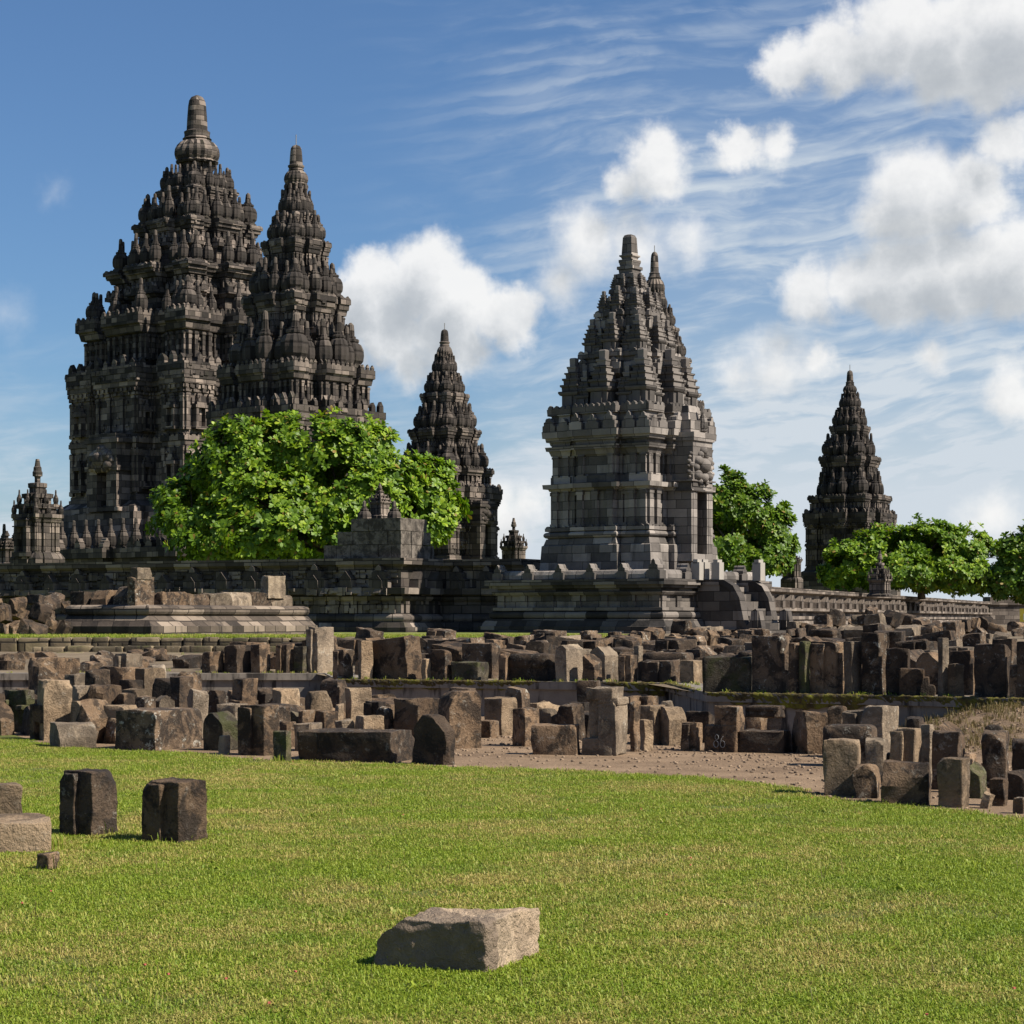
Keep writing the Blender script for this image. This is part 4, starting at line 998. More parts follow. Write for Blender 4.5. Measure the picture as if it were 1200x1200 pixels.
# foreground
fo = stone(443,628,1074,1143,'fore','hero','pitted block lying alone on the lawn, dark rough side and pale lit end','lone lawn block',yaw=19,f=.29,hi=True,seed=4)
stone(70,137,904,982,'groove','dark','dark upright block with a groove, left of two standing on the lawn','grooved upright block',hi=True,f=.42,yaw=36)
stone(167,242,916,990,'groove','brown','dark mossy upright block with stepped face, right of two standing on the lawn','mossy upright block',hi=True,f=.40)
stone(-20,29,920,965,'block','tan','pale pitted block cut by the left edge, standing behind a low slab','pale edge block',yaw=-24,f=.3,d=gd(968))
stone(-40,72,962,1002,'block','tan','low brown slab with a cracked top at the left edge of the lawn','low cracked slab',yaw=-18,f=.35)
stone(43,70,1014,1022,'block','brown','tiny flat grey stone set in the grass below the low cracked slab',None,f=.4)
# lower yard, left
T1 = [
 (-14,6,812,858,'slab','dark','dark slab cut by the left edge, beside the greenish lugged slab',None,33,.3,None),
 (4,41,809,858,'lugs','moss','greenish dark slab with two projecting lugs near the left edge','lugged slab',33,.22,None),
 (36,85,826,868,'arch','brown','brown block with an arched cut out, right of the lugged slab','arched block',40,.6,None),
 (55,116,848,877,'slant','grey','pale grey low block with a sloping chamfer at the lawn edge','chamfered block',-25,.35,None),
 (43,86,797,830,'block','tan','rounded tan block with rough lit face above the arched block','rounded tan block',-30,.3,17.3),
 (70,101,790,808,'notch','grey','pale small notched block behind the rounded tan block',None,33,.45,19.0),
 (34,93,771,812,'block','brown','large plain brown block with dark left end, high at the left of the yard','large plain block',-38,.3,20.2),
 (84,108,804,826,'block','grey','small grey block with dark left half, right of the rounded tan block',None,-30,.45,17.8),
 (100,129,785,820,'slab','lichen','dark upright slab with white lichen behind the small grey block',None,36,.5,18.7),
 (85,122,820,860,'wedge','brown','leaning brown wedge propped right of the arched block','leaning wedge',20,.4,16.8),
 (121,162,827,858,'block','tan','tan topped block squeezed behind the large lichen block',None,25,.3,16.9),
 (125,146,843,872,'boulder','lichen','lichen spotted lump tucked against the left of the large lichen block',None,30,.4,None),
 (139,233,832,880,'block','lichen','large dark block streaked with white lichen at the lawn edge','large lichen block',28,.45,None),
 (133,166,766,786,'groove','grey','grooved block with pale right end below the stepped kerb at left',None,36,.55,22.3),
 (127,168,782,800,'block','brown','squat brown block behind the lichen upright slab',None,36,.5,20.5),
 (160,192,783,802,'block','tan','squat tan brown block beside the squat brown block',None,30,.6,20.3),
 (140,168,797,812,'block','dark','low dark block in front of the squat brown block',None,33,.4,19.2),
 (172,196,780,792,'boulder','pale','pale rounded stone behind the squat tan block',None,-20,.4,21.5),
 (178,208,795,815,'block','dark','dark flat stone with a lit top edge, left of the tall dark block',None,20,.2,18.8),
 (200,226,793,828,'slab','dark','tall dark block leaning right above the large lichen block','tall dark block',33,.5,18.1),
 (205,236,788,812,'boulder','brown','brown rough stone behind the tall dark block',None,20,.4,19.6),
 (104,140,803,835,'boulder','brown','dull brown triangular stone above the leaning wedge',None,15,.4,17.6),
 (140,176,808,822,'block','tan','pair of pale topped flat stones in the middle of the left yard',None,33,.35,18.2),
 (133,158,813,833,'boulder','brown','speckled brown boulder above the tan topped block',None,33,.4,17.7),
 (158,182,817,836,'boulder','lichen','small rough dark stone right of the speckled brown boulder',None,33,.4,17.4),
 (178,206,814,836,'peak','grey','grey pointed stone with sloping sunlit side above the large lichen block',None,-30,.4,17.5),
 (218,246,808,832,'boulder','grey','grey rounded boulder right of the tall dark block',None,-30,.4,17.7),
 (243,268,810,830,'boulder','dark','round dark boulder below the ledge at left',None,33,.4,18.3),
 (238,279,834,880,'broken','moss','mossy dark block between the large lichen block and the grooved pair','mossy dark block',30,.35,None),
 (256,270,862,884,'slab','grey','thin tan splinter leaning on the grooved pair',None,30,.4,None),
 (278,328,827,886,'groove','brown','tall moulded upright with two vertical ribs at the lawn edge','ribbed upright',33,.34,None),
 (265,302,795,826,'notch','brown','brown stepped block below the ledge, left of the tan cube',None,36,.5,18.6),
 (255,290,825,842,'block','grey','pale flat topped stone behind the ribbed upright',None,20,.3,17.3),
 (320,342,856,893,'slab','moss','short dark slab right of the ribbed upright','short dark slab',33,.25,None),
 (320,351,807,842,'block','tan','tan cube with broad sunlit face below the ledge','tan cube',36,.62,18.0),
 (300,322,806,830,'boulder','dark','dark rough stone left of the tan cube',None,33,.4,18.8),
 (324,347,845,858,'boulder','brown','brown lump above the short dark slab',None,33,.4,16.4),
 (348,490,857,894,'block','dark','long dark beam lying flat with pale lichened right end','long dark beam',17,.18,None),
 (332,368,835,862,'boulder','moss','mossy rounded stone left of the hollowed block',None,33,.4,16.9),
 (345,378,848,862,'block','grey','pale flat stone lying on the left end of the long dark beam',None,20,.4,15.9),
 (349,397,833,860,'hollow','brown','hollowed dark block with pale right wall above the long dark beam','hollowed block',33,.3,16.7),
 (357,390,811,836,'boulder','tan','tan rounded boulder below the ledge, right of the tan cube',None,-20,.3,17.6),
 (374,410,797,826,'boulder','dark','dark rough block just under the mossy ledge at left',None,33,.3,19.4),
 (404,436,806,840,'block','tan','tall tan rough block under the mossy ledge','tall tan block',-25,.25,17.9),
 (392,404,825,840,'boulder','tan','small rounded tan stone left of the tall tan block',None,-25,.4,17.2),
 (414,452,839,860,'block','tan','tan chunk with dark end above the long dark beam',None,-20,.35,16.3),
 (392,416,845,860,'boulder','grey','grey chunk left of the tan chunk above the long dark beam',None,-20,.35,16.5),
 (426,452,822,842,'groove','dark','dark double ribbed stone right of the tall tan block',None,33,.3,17.5),
 (440,462,828,852,'boulder','lichen','lichen flecked stone left of the wide dark block',None,33,.3,16.9),
 (461,518,819,860,'block','brown','wide block with tan right end behind the broken slab','wide tan ended block',36,.45,16.7),
 (484,533,838,897,'broken','dark','broken topped dark slab standing at the lawn edge, brown right side','broken slab',40,.22,None),
 (513,564,811,866,'boulder','brown','tall rounded brown stone with flat cap, right of the broken slab','rounded brown stone',-28,.3,16.2),
 (525,558,806,816,'block','dark','dark flat stone lying just behind the rounded brown stone',None,20,.3,17.6),
 # centre
 (561,585,845,865,'block','brown','small brown cube on the gravel at the centre','small brown cube',36,.45,None),
 (567,607,818,862,'block','tan','upright tan block with chipped corner behind the small brown cube','chipped tan block',33,.45,None),
 (591,622,807,840,'boulder','lichen','dark stone with white flecked end leaning below the ledge',None,33,.35,18.4),
 (600,632,830,875,'slab','brown','upright brown slab standing alone at the centre of the gravel','upright brown slab',36,.5,None),
 (622,680,849,885,'block','brown','low wide brown block left of the tall corner carving','low wide block',12,.1,None),
 (630,656,831,852,'boulder','grey','greyish lump behind the low wide block',None,33,.4,17.4),
 (650,686,826,852,'boulder','lichen','lichen speckled lump behind the low wide block, touching the corner carving',None,33,.4,17.2),
 (664,692,823,838,'block','dark','dark squared stone behind the lichen speckled lump',None,33,.3,17.9),
 (680,739,806,886,'corner','grey','tall carved corner piece with stepped base and lit right side','corner carving',24,.32,None),
 (676,704,797,826,'slab','dark','dark upright stone just behind the corner carving',None,20,.2,19.2),
 (738,751,822,881,'slab','brown','narrow leaning slab right of the corner carving','narrow slab',40,.6,None),
 (749,765,844,880,'slab','tan','short tan rounded slab in front of the twin tan upright','short tan slab',-20,.3,None),
 (747,780,827,878,'block','tan','tan upright with pitted top, right of the narrow slab','pitted tan upright',28,.4,16.7),
 (734,772,816,832,'hollow','brown','hollow box like stone behind the narrow slab',None,28,.35,18.2),
 (774,804,829,874,'slant','tan','tan block with sloping top, right of the pitted tan upright','sloping tan block',-20,.3,None),
 (772,790,822,836,'boulder','grey','rounded grey stone behind the sloping tan block',None,20,.3,18.1),
 (797,824,847,880,'groove','brown','short grooved stone left of the numbered block','short grooved stone',30,.4,None),
 (804,838,834,870,'block','dark','dark plain block behind the short grooved stone',None,30,.25,17.0),
 (825,872,828,882,'notch','brown','notched dark block painted with white figures 86','numbered block',30,.24,None),
 (866,930,857,883,'block','dark','low dark beam right of the numbered block','low dark beam',22,.22,None),
 (872,900,835,860,'boulder','brown','brown stone behind the low dark beam',None,22,.3,17.6),
 (872,922,838,858,'moulded','dark','dark moulded stone stacked on the low dark beam','stacked moulded stone',22,.25,16.3),
 (900,936,832,852,'block','brown','tan topped stone between the stacked moulded stone and the pointed brown boulder',None,22,.3,17.9),
 (930,968,834,884,'boulder','brown','pointed brown boulder standing right of the low dark beam','pointed brown boulder',-15,.3,None),
 (886,931,820,838,'peak','grey','grey pointed stone against the dark ledge at right of centre',None,10,.3,17.9),
 # right group
 (962,1011,867,933,'block','tan','tall tan block with rough face, foremost of the right group','tall tan front block',14,.2,None),
 (999,1033,898,936,'boulder','brown','squat brown stone right of the tall tan front block','squat brown stone',20,.3,None),
 (962,1031,846,872,'moulded','dark','long rounded moulding lying behind the tall tan front block','long moulding',18,.2,14.2),
 (967,994,828,850,'boulder','brown','rounded brown stone behind the long moulding',None,20,.3,15.6),
 (985,1032,833,862,'groove','grey','grey slotted stone behind the long moulding',None,33,.4,15.1),
 (1006,1055,828,866,'block','grey','grey block with flat pale top, behind the notched tan stone','flat topped grey block',33,.5,15.0),
 (1011,1045,866,896,'boulder','grey','grey sloping rubble stone behind the squat brown stone',None,20,.4,12.8),
 (1036,1062,884,898,'block','dark','dark low stone left of the notched tan stone',None,20,.3,12.4),
 (1030,1094,894,944,'slant','brown','broad dark block with sloping moulded top in the right group','broad sloping block',18,.2,None),
 (1040,1082,854,898,'groove','tan','notched tan stone standing above the broad sloping block','notched tan stone',30,.4,12.3),
 (1078,1095,850,896,'slab','grey','thin grey slab leaning right of the notched tan stone',None,33,.4,12.6),
 (1091,1128,857,896,'block','dark','dark square block behind the front upright slab at right','dark square block',28,.2,12.3),
 (1097,1138,889,947,'slab','tan','front upright tan slab with lit right edge at the lawn edge','front upright slab',30,.36,None),
 (1126,1146,883,912,'boulder','brown','brown stone wedged right of the dark square block',None,30,.4,12.1),
 (1134,1158,893,936,'wedge','moss','mossy wedge leaning right of the front upright slab','mossy wedge',30,.5,None),
 (1146,1187,858,924,'boulder','lichen','leaning lichen boulder slab near the right edge','leaning lichen boulder',20,.4,None),
 (1183,1212,868,912,'boulder','dark','dark boulder cut by the right edge, beside the leaning lichen boulder',None,20,.4,None),
 (1158,1182,912,945,'block','brown','low brown block in front of the leaning lichen boulder',None,30,.4,None),
 (1178,1208,905,938,'boulder','dark','low dark rough stone at the right edge of the yard',None,25,.4,None),
 (1150,1166,930,948,'boulder','tan','small tan lump at the foot of the mossy wedge',None,25,.4,None),
 (1186,1204,934,954,'block','lichen','squat lichened stone beside the lawn at the right edge',None,33,.4,None),
 (1060,1086,842,858,'boulder','dark','dark flat stone on the bank behind the notched tan stone',None,20,.4,13.9),
 (1100,1134,846,860,'wedge','brown','brown wedge lying on the bank behind the dark square block',None,20,.4,13.6),
 (1150,1180,846,864,'moulded','dark','dark moulded stone on the bank behind the leaning lichen boulder',None,20,.3,13.6),
]
for (x0,x1,yt,yb,sh_,mt,lab,mk,yw,f_,d_) in T1:
    stone(x0,x1,yt,yb,sh_,mt,lab,mk,yaw=yw,f=f_,d=(d_*KD if d_ else None), zb=(.42 if mk == 'stacked moulded stone' else None),
          tilt=((0,18) if mk == 'leaning wedge' else (0,0)))
# painted figures on the numbered block
nb = [s for s in STONES if s[3] == 'numbered block'][0][0]
def tube_ring(mb, c, ux, uz, r, wd, a0=0., a1=6.283, sq=1.):
    n_ = 20; pts = [c+ux*(r*math.cos(a0+(a1-a0)*i/n_))+uz*(r*sq*math.sin(a0+(a1-a0)*i/n_)) for i in range(n_+1)]
    nn = ux.cross(uz)
    for p, q_ in zip(pts, pts[1:]):
        u = (q_-p).normalized(); sd_ = u.cross(nn)*wd
        v8 = [p-sd_-nn*.02, p+sd_-nn*.02, q_+sd_-nn*.02, q_-sd_-nn*.02, p-sd_+nn*.012, p+sd_+nn*.012, q_+sd_+nn*.012, q_-sd_+nn*.012]
        mb.add([tuple(v) for v in v8], [(0,1,2,3),(7,6,5,4),(0,4,5,1),(1,5,6,2),(2,6,7,3),(3,7,4,0)])
mb = MB(); ys_ = [v.co.y for v in nb.data.vertices]; fy = min(ys_)+.012; ux = Vector((1,0,0)); uz = Vector((0,0,1))
for cx, dg in ((-.03, 8), (.06, 6)):
    c = Vector((cx-.02, fy, .10))
    tube_ring(mb, c, ux, uz, .032, .003, sq=1.3)
    if dg == 8: tube_ring(mb, c+Vector((.012,0,.085)), ux, uz, .023, .003, sq=1.3)
    else: tube_ring(mb, c+Vector((.02,0,.02)), ux, uz, .045, .003, 1.9, 3.3, sq=1.7)
mb.build('painted_number', M['chalk'], nb)
# ---- upper yard: stones standing on the ledge
T2 = [
 (237,262,764,790,'block','brown','brown cube at the left end of the concrete ledge',None,36,.55),
 (263,295,756,789,'block','dark','dark blocky upright, second from the left end of the concrete ledge',None,33,.45),
 (294,317,755,789,'slab','brown','rounded brown slab beside the dark blocky upright on the ledge',None,33,.5),
 (323,346,755,790,'groove','brown','grooved slab left of the tall pale ribbed slab on the ledge',None,33,.45),
 (344,360,757,789,'slab','moss','dark narrow slab squeezed against the tall pale ribbed slab',None,33,.3),
 (359,391,735,790,'groove','grey','tall pale ribbed slab with dark left side on the ledge','tall pale ribbed slab',40,.62),
 (390,414,761,791,'groove','lichen','lichened low upright right of the tall pale ribbed slab',None,36,.5),
 (419,437,751,790,'slab','tan','narrow tan upright on the ledge above the tall tan block',None,-25,.3),
 (434,497,748,795,'block','brown','big tilted brown block on the ledge above the long beam','big tilted block',38,.3),
 (494,508,772,795,'slab','tan','small tan upright right of the big tilted block',None,36,.6),
 (504,530,761,795,'slab','brown','upright slab with lit right edge right of the big tilted block',None,36,.3),
 (528,573,776,796,'block','moss','low mossy lichened block on the ledge above the rounded brown stone','low mossy block',25,.3),
 (541,586,754,796,'slab','lichen','dark lichened slab with lit right edge behind the low mossy block',None,33,.2),
 (584,598,766,797,'slab','brown','narrow brown stone left of the long moulded course stone',None,33,.4),
 (596,656,764,797,'moulded','dark','long moulded course stone with rounded top on the ledge','long course stone',20,.22),
 (650,684,754,798,'peak','grey','grey stone with a pointed lit end right of the long course stone','pointed grey stone',36,.6),
 (682,706,766,799,'wedge','brown','brown wedge with lit point right of the pointed grey stone',None,36,.4),
 (690,725,757,792,'peak','grey','gable shaped grey stone behind the brown wedge on the ledge','gabled stone',36,.5),
 (724,747,767,797,'groove','brown','slotted brown upright right of the gabled stone',None,33,.4),
 (742,754,757,790,'slab','grey','thin grey pointed slab behind the slotted brown upright',None,33,.5),
 (751,798,774,804,'groove','dark','dark block with two vertical grooves at the break of the ledge',None,33,.3),
 (752,815,762,782,'moulded','dark','dark moulded lintel behind the double grooved block',None,22,.2),
 (796,826,774,806,'slab','tan','tan ended slab left of the wide greenish panel',None,36,.5),
 (823,883,770,811,'block','moss','wide greenish panel lying against the tall dark slab','greenish panel',14,.1),
 (881,925,745,812,'slab','lichen','broad tall dark slab with lichened lit edge, left of the row of uprights','broad tall slab',33,.26),
 (923,940,753,813,'slab','brown','thin brown upright right of the broad tall slab',None,40,.6),
 (936,950,752,813,'slab','moss','thin mossy upright second right of the broad tall slab',None,40,.5),
 (948,991,752,814,'groove','brown','wide ribbed upright with brown lit side in the ledge row','wide ribbed upright',36,.35),
 (988,1011,752,814,'slab','grey','pale sided upright right of the wide ribbed upright',None,40,.6),
 (1009,1040,742,814,'slab','lichen','tallest dark upright in the ledge row with pale right side','tallest upright',36,.4),
 (1039,1066,760,815,'slab','dark','dark slab right of the tallest upright',None,33,.15),
 (1052,1097,781,816,'stairs','brown','stepped carved stone leaning in front of the ledge row','stepped stone',10,.1),
 (1072,1111,764,815,'broken','brown','brown slab with curved shoulder behind the stepped stone',None,33,.3),
 (1098,1113,748,815,'slab','grey','tall thin pale post right of the stepped stone',None,40,.6),
 (1111,1129,778,815,'slab','tan','short pale slab right of the tall thin post',None,-20,.3),
 (1112,1146,763,814,'slab','brown','brown upright with lit right edge behind the short pale slab',None,36,.35),
 (1142,1184,755,814,'slab','dark','broad dark slab with pale right edge near the right end of the ledge','broad dark slab',33,.22),
 (1163,1192,749,800,'slab','lichen','lichened slab behind the broad dark slab',None,33,.3),
 (1182,1197,779,814,'slab','brown','short brown post right of the broad dark slab',None,36,.5),
 (1190,1216,752,815,'slab','dark','dark upright cut by the right edge on the ledge',None,33,.4),
]
for (x0,x1,yt,yb,sh_,mt,lab,mk,yw,f_) in T2:
    Xc = ((x0+x1)/2-600)/F
    d_ = 20.*KD
    for _ in range(12): d_ = y_ledge(Xc*d_)+.16
    if lab.find('behind') > 0: d_ += .9*KD
    stone(x0,x1,yt,yb,sh_,mt,lab,mk,yaw=yw,f=f_,d=d_,zg=.6, tilt=((0,-7) if mk == 'big tilted block' else (0,0)))
# ---- further stones: many, placed in the yards behind and described by what they lie next to
TONE = {'brown': 'brown', 'dark': 'dark', 'tan': 'tan', 'lichen': 'lichened', 'grey': 'grey', 'moss': 'mossy', 'pale': 'pale'}
SHAPE = {'block': 'block', 'slab': 'upright slab', 'boulder': 'rough stone', 'wedge': 'wedge', 'groove': 'grooved stone', 'notch': 'stepped stone', 'moulded': 'moulded stone', 'hollow': 'hollow stone', 'broken': 'broken slab', 'peak': 'pointed stone', 'ring': 'ring shaped stone', 'slant': 'sloping stone'}
LOOSE = []
rg = random.Random(21)
def free(x, y, r, k=.8):
    return all((x-s[6][0])**2+(y-s[6][1])**2 > (k*(r+s[6][2]))**2 for s in STONES)
def scatter(n_, dr, pxr, hr, wr, zf, mats, shapes, k=.72, zone=''):
    c = 0; tries = 0
    while c < n_ and tries < n_*60:
        tries += 1
        d_ = rg.uniform(*dr)*KD; px = rg.uniform(*pxr); X_ = (px-600)/F*d_
        zg_ = zf(X_, d_)
        if zg_ is None: continue
        w_ = rg.uniform(*wr); h_ = rg.uniform(*hr)
        sh_ = rg.choice(shapes); mt = rg.choice(mats)
        if sh_ in ('slab','broken'): h_ *= 1.12; w_ *= .75
        if sh_ == 'moulded': w_ *= 1.6; h_ *= .8
        if not free(X_, d_+w_*.4, w_*.62, k): continue
        yt = HZ-(zg_+h_-CAM_Z)*F/d_; hw = w_*F/d_/2; yb = HZ-(zg_-CAM_Z)*F/d_
        stone(px-hw, px+hw, yt, yb, sh_, mt, None, None, yaw=rg.choice((33,36,28,40,-25,20)), f=rg.uniform(.3,.55), d=d_, zg=zg_, tilt=(rg.uniform(-9,9), rg.uniform(-13,13)) if sh_ in ('boulder','block','wedge') else (rg.uniform(-3,3), rg.uniform(-8,8)), seed=rg.randrange(99999))
        LOOSE.append(STONES[-1]); c += 1
STEP_Y = lambda X_: (33.2 if X_ < -5.5 else 36.4)*KD
scatter(26, (15.8, 21.5), (-15, 480), (.3,.55), (.45,.75), lambda x, y: 0. if y < y_ledge(x)-1.0*KD and (y > 16.6*KD) else None, ['brown','dark','brown','lichen','tan'], ['boulder','block','boulder','wedge'], .62)
scatter(7, (17.5, 20), (540, 930), (.25,.45), (.4,.6), lambda x, y: 0. if y < y_ledge(x)-.7*KD else None, ['brown','dark','tan'], ['boulder','block'], .6)
scatter(78, (22.5, 33.5), (-10, 800), (.3,.66), (.6,1.05), lambda x, y: z_up(x, y)-.01 if y > y_ledge(x)+1.3*KD and y < STEP_Y(x)-.8*KD and not (x/y < -.235/KD) and not (x/y < -.13/KD and y > 27*KD) else None, ['brown','dark','dark','lichen','brown','grey'], ['block','block','boulder','groove','moulded','slab','peak','notch','hollow'], .66)
scatter(18, (33.6, 36.2), (380, 800), (.45,.8), (.55,.95), lambda x, y: z_up(x, y)-.01 if y < STEP_Y(x)-.5*KD else None, ['brown','dark','lichen'], ['block','boulder','ring','groove'], .62)
scatter(66, (20.5, 40), (800, 1215), (.26,.55), (.55,1.05), lambda x, y: z_up(x, y)-.01 if y > y_ledge(x)+1.4*KD else None, ['brown','dark','dark','lichen','grey'], ['block','boulder','groove','moulded','slab','peak','hollow','ring','notch'], .64)
scatter(14, (18, 23), (0, 245), (.3,.5), (.5,.8), lambda x, y: 0. if y < 24*KD else None, ['dark','brown','lichen'], ['boulder','block'], .58)
scatter(34, (25.5, 33), (-10, 400), (.12,.3), (.4,.8), lambda x, y: z_up(x, y)-.01 if y > y_ledge(x)+1*KD and y < STEP_Y(x)-.6 else None, ['dark','brown','lichen','brown'], ['boulder','block','wedge','boulder'], .6)
scatter(22, (26, 37), (775, 925), (.25,.5), (.4,.7), lambda x, y: z_up(x, y)-.01, ['brown','dark','lichen'], ['boulder','block','ring','peak','slant'], .6)
# heap in front of the boundary wall and heap left of the ruin: stones piled up
def heap(n_, cx, cy, rx, ry, hmax, base, mats, zone, wr=(.6,1.1)):
    cy *= KD; ry *= KD
    for i in range(n_):
        for _ in range(40):
            a = rg.uniform(0, 6.283); q_ = math.sqrt(rg.random()); x = cx+rx*q_*math.cos(a); y = cy+ry*q_*math.sin(a)
            w_ = rg.uniform(*wr); z = base+max(0, hmax*(1-q_**1.4))*rg.choice((.05,.45,.8))*(.8+.3*noise.noise(Vector((x, y, 2))))
            if all((x-s[6][0])**2+(y-s[6][1])**2+(1.3*(z-s[6][3]))**2 > (.5*(w_+s[6][2]*1.2))**2 for s in STONES[-n_-8:]): break
        h_ = rg.uniform(.28,.6); d_ = y; px = 600+x/d_*F; hw = w_*F/d_/2
        stone(px-hw, px+hw, HZ-(z+h_-CAM_Z)*F/d_, 0, rg.choice(['boulder','boulder','block','wedge','moulded','broken','slant']), rg.choice(mats), yaw=rg.choice((33,20,45,-30,10)), f=rg.uniform(.3,.55), d=d_, zg=z, tilt=(rg.uniform(-16,16), rg.uniform(-20,20)), seed=rg.randrange(99999), zb=z)
        LOOSE.append(STONES[-1])
heap(34, 13.0, 45.5, 3.2, 3.6, .75, 1.0, ['dark','brown','grey','lichen'], 'r', (.4,.9))
heap(26, 17.5, 47, 3.6, 5, .5, 1.0, ['dark','brown','lichen'], 'r', (.4,.9))
heap(52, -17.0, 44.2, 3.9, 2.6, 2.1, 1.05, ['dark','brown','lichen','dark'], 'l', (.4,.85))

# ------------------------------------------------------------------ moulded ruin at left with loose stones on it
RC = Vector((-12.05, 42.3*KD)); TR = R(28); ru = Vector((math.cos(TR), -math.sin(TR))); rv = Vector((math.sin(TR), math.cos(TR)))
rr_ = empty('ruined_plinth', (RC.x, RC.y, 0), 0, 'ruined moulded plinth with sunlit right side, left of the terrace wall corner', 'ruin')
pr = [(.7,.62),(1.40,.62),(1.41,.55),(1.72,.22),(1.76,.12)]+torus_prof(1.93,.15,.16)+[(2.1,.05),(2.11,.0)]
wall_along('moulded_courses', [tuple(-ru*3.2), (0,0), tuple(rv*9.3)], pr, M['ruin'], rr_, 2.6)
ns = len(STONES)
def on_ruin(t_, side, w_, h_, z, sh_, mt, lab):
    t_ = t_*1.4 if side and t_ > .5 else t_
    p = RC+(rv*t_ if side else -ru*t_)+(-ru*.35 if side else rv*.35)
    px = 600+p.x/p.y*F; hw = w_*(1.35 if side and t_ > .5 else 1.)*F/p.y/2
    stone(px-hw, px+hw, HZ-(z+h_-CAM_Z)*F/p.y, 0, sh_, mt, lab, None, yaw=-62 if side else 28, f=.4, d=p.y-.2, zg=z, zb=z-.02, seed=int(t_*100)+side)
on_ruin(.1,1,.75,.95,2.09,'block','lichen','tall corner block on the near corner of the ruined plinth')
on_ruin(.15,1,.6,.32,3.02,'block','grey','small capping stone on top of the tall corner block of the plinth')
for i, t_ in enumerate((1.2,2.2,3.1,4.0,4.9,5.8)):
    on_ruin(t_,1,rg.uniform(.7,1.0),rg.uniform(.3,.5),2.09,rg.choice(['slant','boulder','moulded','block']),rg.choice(['lichen','grey','brown']), '%s stone lying on the sunlit side of the ruined plinth, %s from its near corner' % (('leaning','flat','weathered','whitened','broken','end')[i], ('first','second','third','fourth','fifth','farthest')[i]))
for i, t_ in enumerate((1.0,2.0,2.9)):
    on_ruin(t_,0,rg.uniform(.7,1.1),rg.uniform(.4,.7),2.09,rg.choice(['slant','boulder','block']),rg.choice(['dark','brown']), '%s dark stone on the shaded side of the ruined plinth, %s from the corner' % (('hefty','tilted','outer')[i], ('nearest','second','farthest')[i]))
on_ruin(5.6,1,.6,.75,2.45,'slab','grey','pale upright stub at the far right end of the ruined plinth')

# ------------------------------------------------------------------ ledge, kerb steps
lg = empty('concrete_ledge', (0,0,0), 0, 'low concrete ledge with mossy lip carrying the row of upright stones', 'ledge')
lp = [(-40,24.6),(-3.55,24.6),(-3.0,22.2),(2.55,20.9),(2.8,18.2),(5.1,17.5),(7.0,16.6),(14,15.2)]
lp = [(a, b_*KD) for a, b_ in lp]
wall_along('ledge_face', lp, [(-.05,0),(.47,0),(.471,.05),(.60,.05)], M['concrete'], lg, .5)
mb = MB()
mp = [Vector(p) for p in lp[2:]]
fine = []
for a, b_ in zip(mp, mp[1:]):
    L = (b_-a).length; u = (b_-a)/L; nn = Vector((u.y, -u.x)); k = int(L/.035)
    fine += [(a+(b_-a)*(i/k), nn) for i in range(k)]
rows = 12; vs = []
for i, (p, nn) in enumerate(fine):
    am = .12+(.28 if p.x < 2.5 else 0)+noise.noise(Vector((p.x*.55, p.y*.32, 1)))+.35*noise.noise(Vector((p.x*2.3, p.y*2.3, 5)))
    drop = max(.0, .11+.22*am+.05*noise.noise(Vector((p.x*9, p.y*9, 3)))); thick = min(1., max(0., (am+.45)*2.2))
    for j in range(rows):
        f_ = j/(rows-1)
        bump = (.012+.035*abs(noise.noise(Vector((p.x*14, p.y*14, j*.8))))+.02*noise.noise(Vector((p.x*33, p.y*33, j*1.9))))*thick*math.sin(math.pi*min(1, .12+f_*.88))-.012
        if f_ < .4: q_ = p-nn*(.16*(1-f_/.4)-.05); z = .60+bump
        else: q_ = p+nn*(.05+bump); z = .60-drop*(f_-.4)/.6+.01
        vs.append((q_.x, q_.y, z))
mb.add(vs, [(i*rows+j, i*rows+j+1, (i+1)*rows+j+1, (i+1)*rows+j) for i in range(len(fine)-1) for j in range(rows-1)])
tag(mb.build('moss_lip', M['mosscrust'], lg, True), kind='stuff')
ke = empty('stepped_kerb', (0,0,0), 0, 'mossy stepped stone kerb holding the grass strip in front of the ruin', 'kerb')
def course(x0, x1, y, z0, z1, dp, seed):
    mb = MB(); rng = random.Random(seed); x = x0; y *= KD; dp *= 1.3
    while x < x1:
        w_ = rng.uniform(.45,.95)
        rough_piece(mb, (x+w_/2, y+dp/2+rng.uniform(-.04,.04), (z0+z1)/2), (w_/2-.012, dp/2, (z1-z0)/2+rng.uniform(-.012,.02)), rng, .018, .05, 1, 6); x += w_
    return mb.build('stone_course', M['kerb'], ke, True)
course(-44, 3.6, 36.75, .55, 1.10, .5, 1); course(-13.6, -5.2, 36.2, .5, .86, .5, 2); course(-13.2, -5.5, 35.3, .4, .7, .55, 3); course(-13.0, -5.8, 33.6, .3, .66, .5, 4)
# mound of dry debris against the ledge at right
mb = MB(); nx_, ny_ = 40, 24; vs = []
for i in range(nx_+1):
    for j in range(ny_+1):
        x = 4.2+i*10/nx_; y = (12.4+j*6/ny_)*KD
        yl = y_ledge(x); q_ = sm(4.4, 6.6, x)*sm(yl-3.4*KD, yl-.3, y); z = .52*q_+.05*noise.noise(Vector((x*2, y*2, 0)))*q_-.01
        if y > yl-.03: y = yl-.03
        vs.append((x, y, z))
mb.add(vs, [(i*(ny_+1)+j, (i+1)*(ny_+1)+j, (i+1)*(ny_+1)+j+1, i*(ny_+1)+j+1) for i in range(nx_) for j in range(ny_)])
tag(mb.build('debris_bank', M['soil'], smooth=True), kind='structure')
def bank_z(x, y):
    yl = y_ledge(x); return .52*sm(4.4, 6.6, x)*sm(yl-3.4*KD, yl-.3, y)

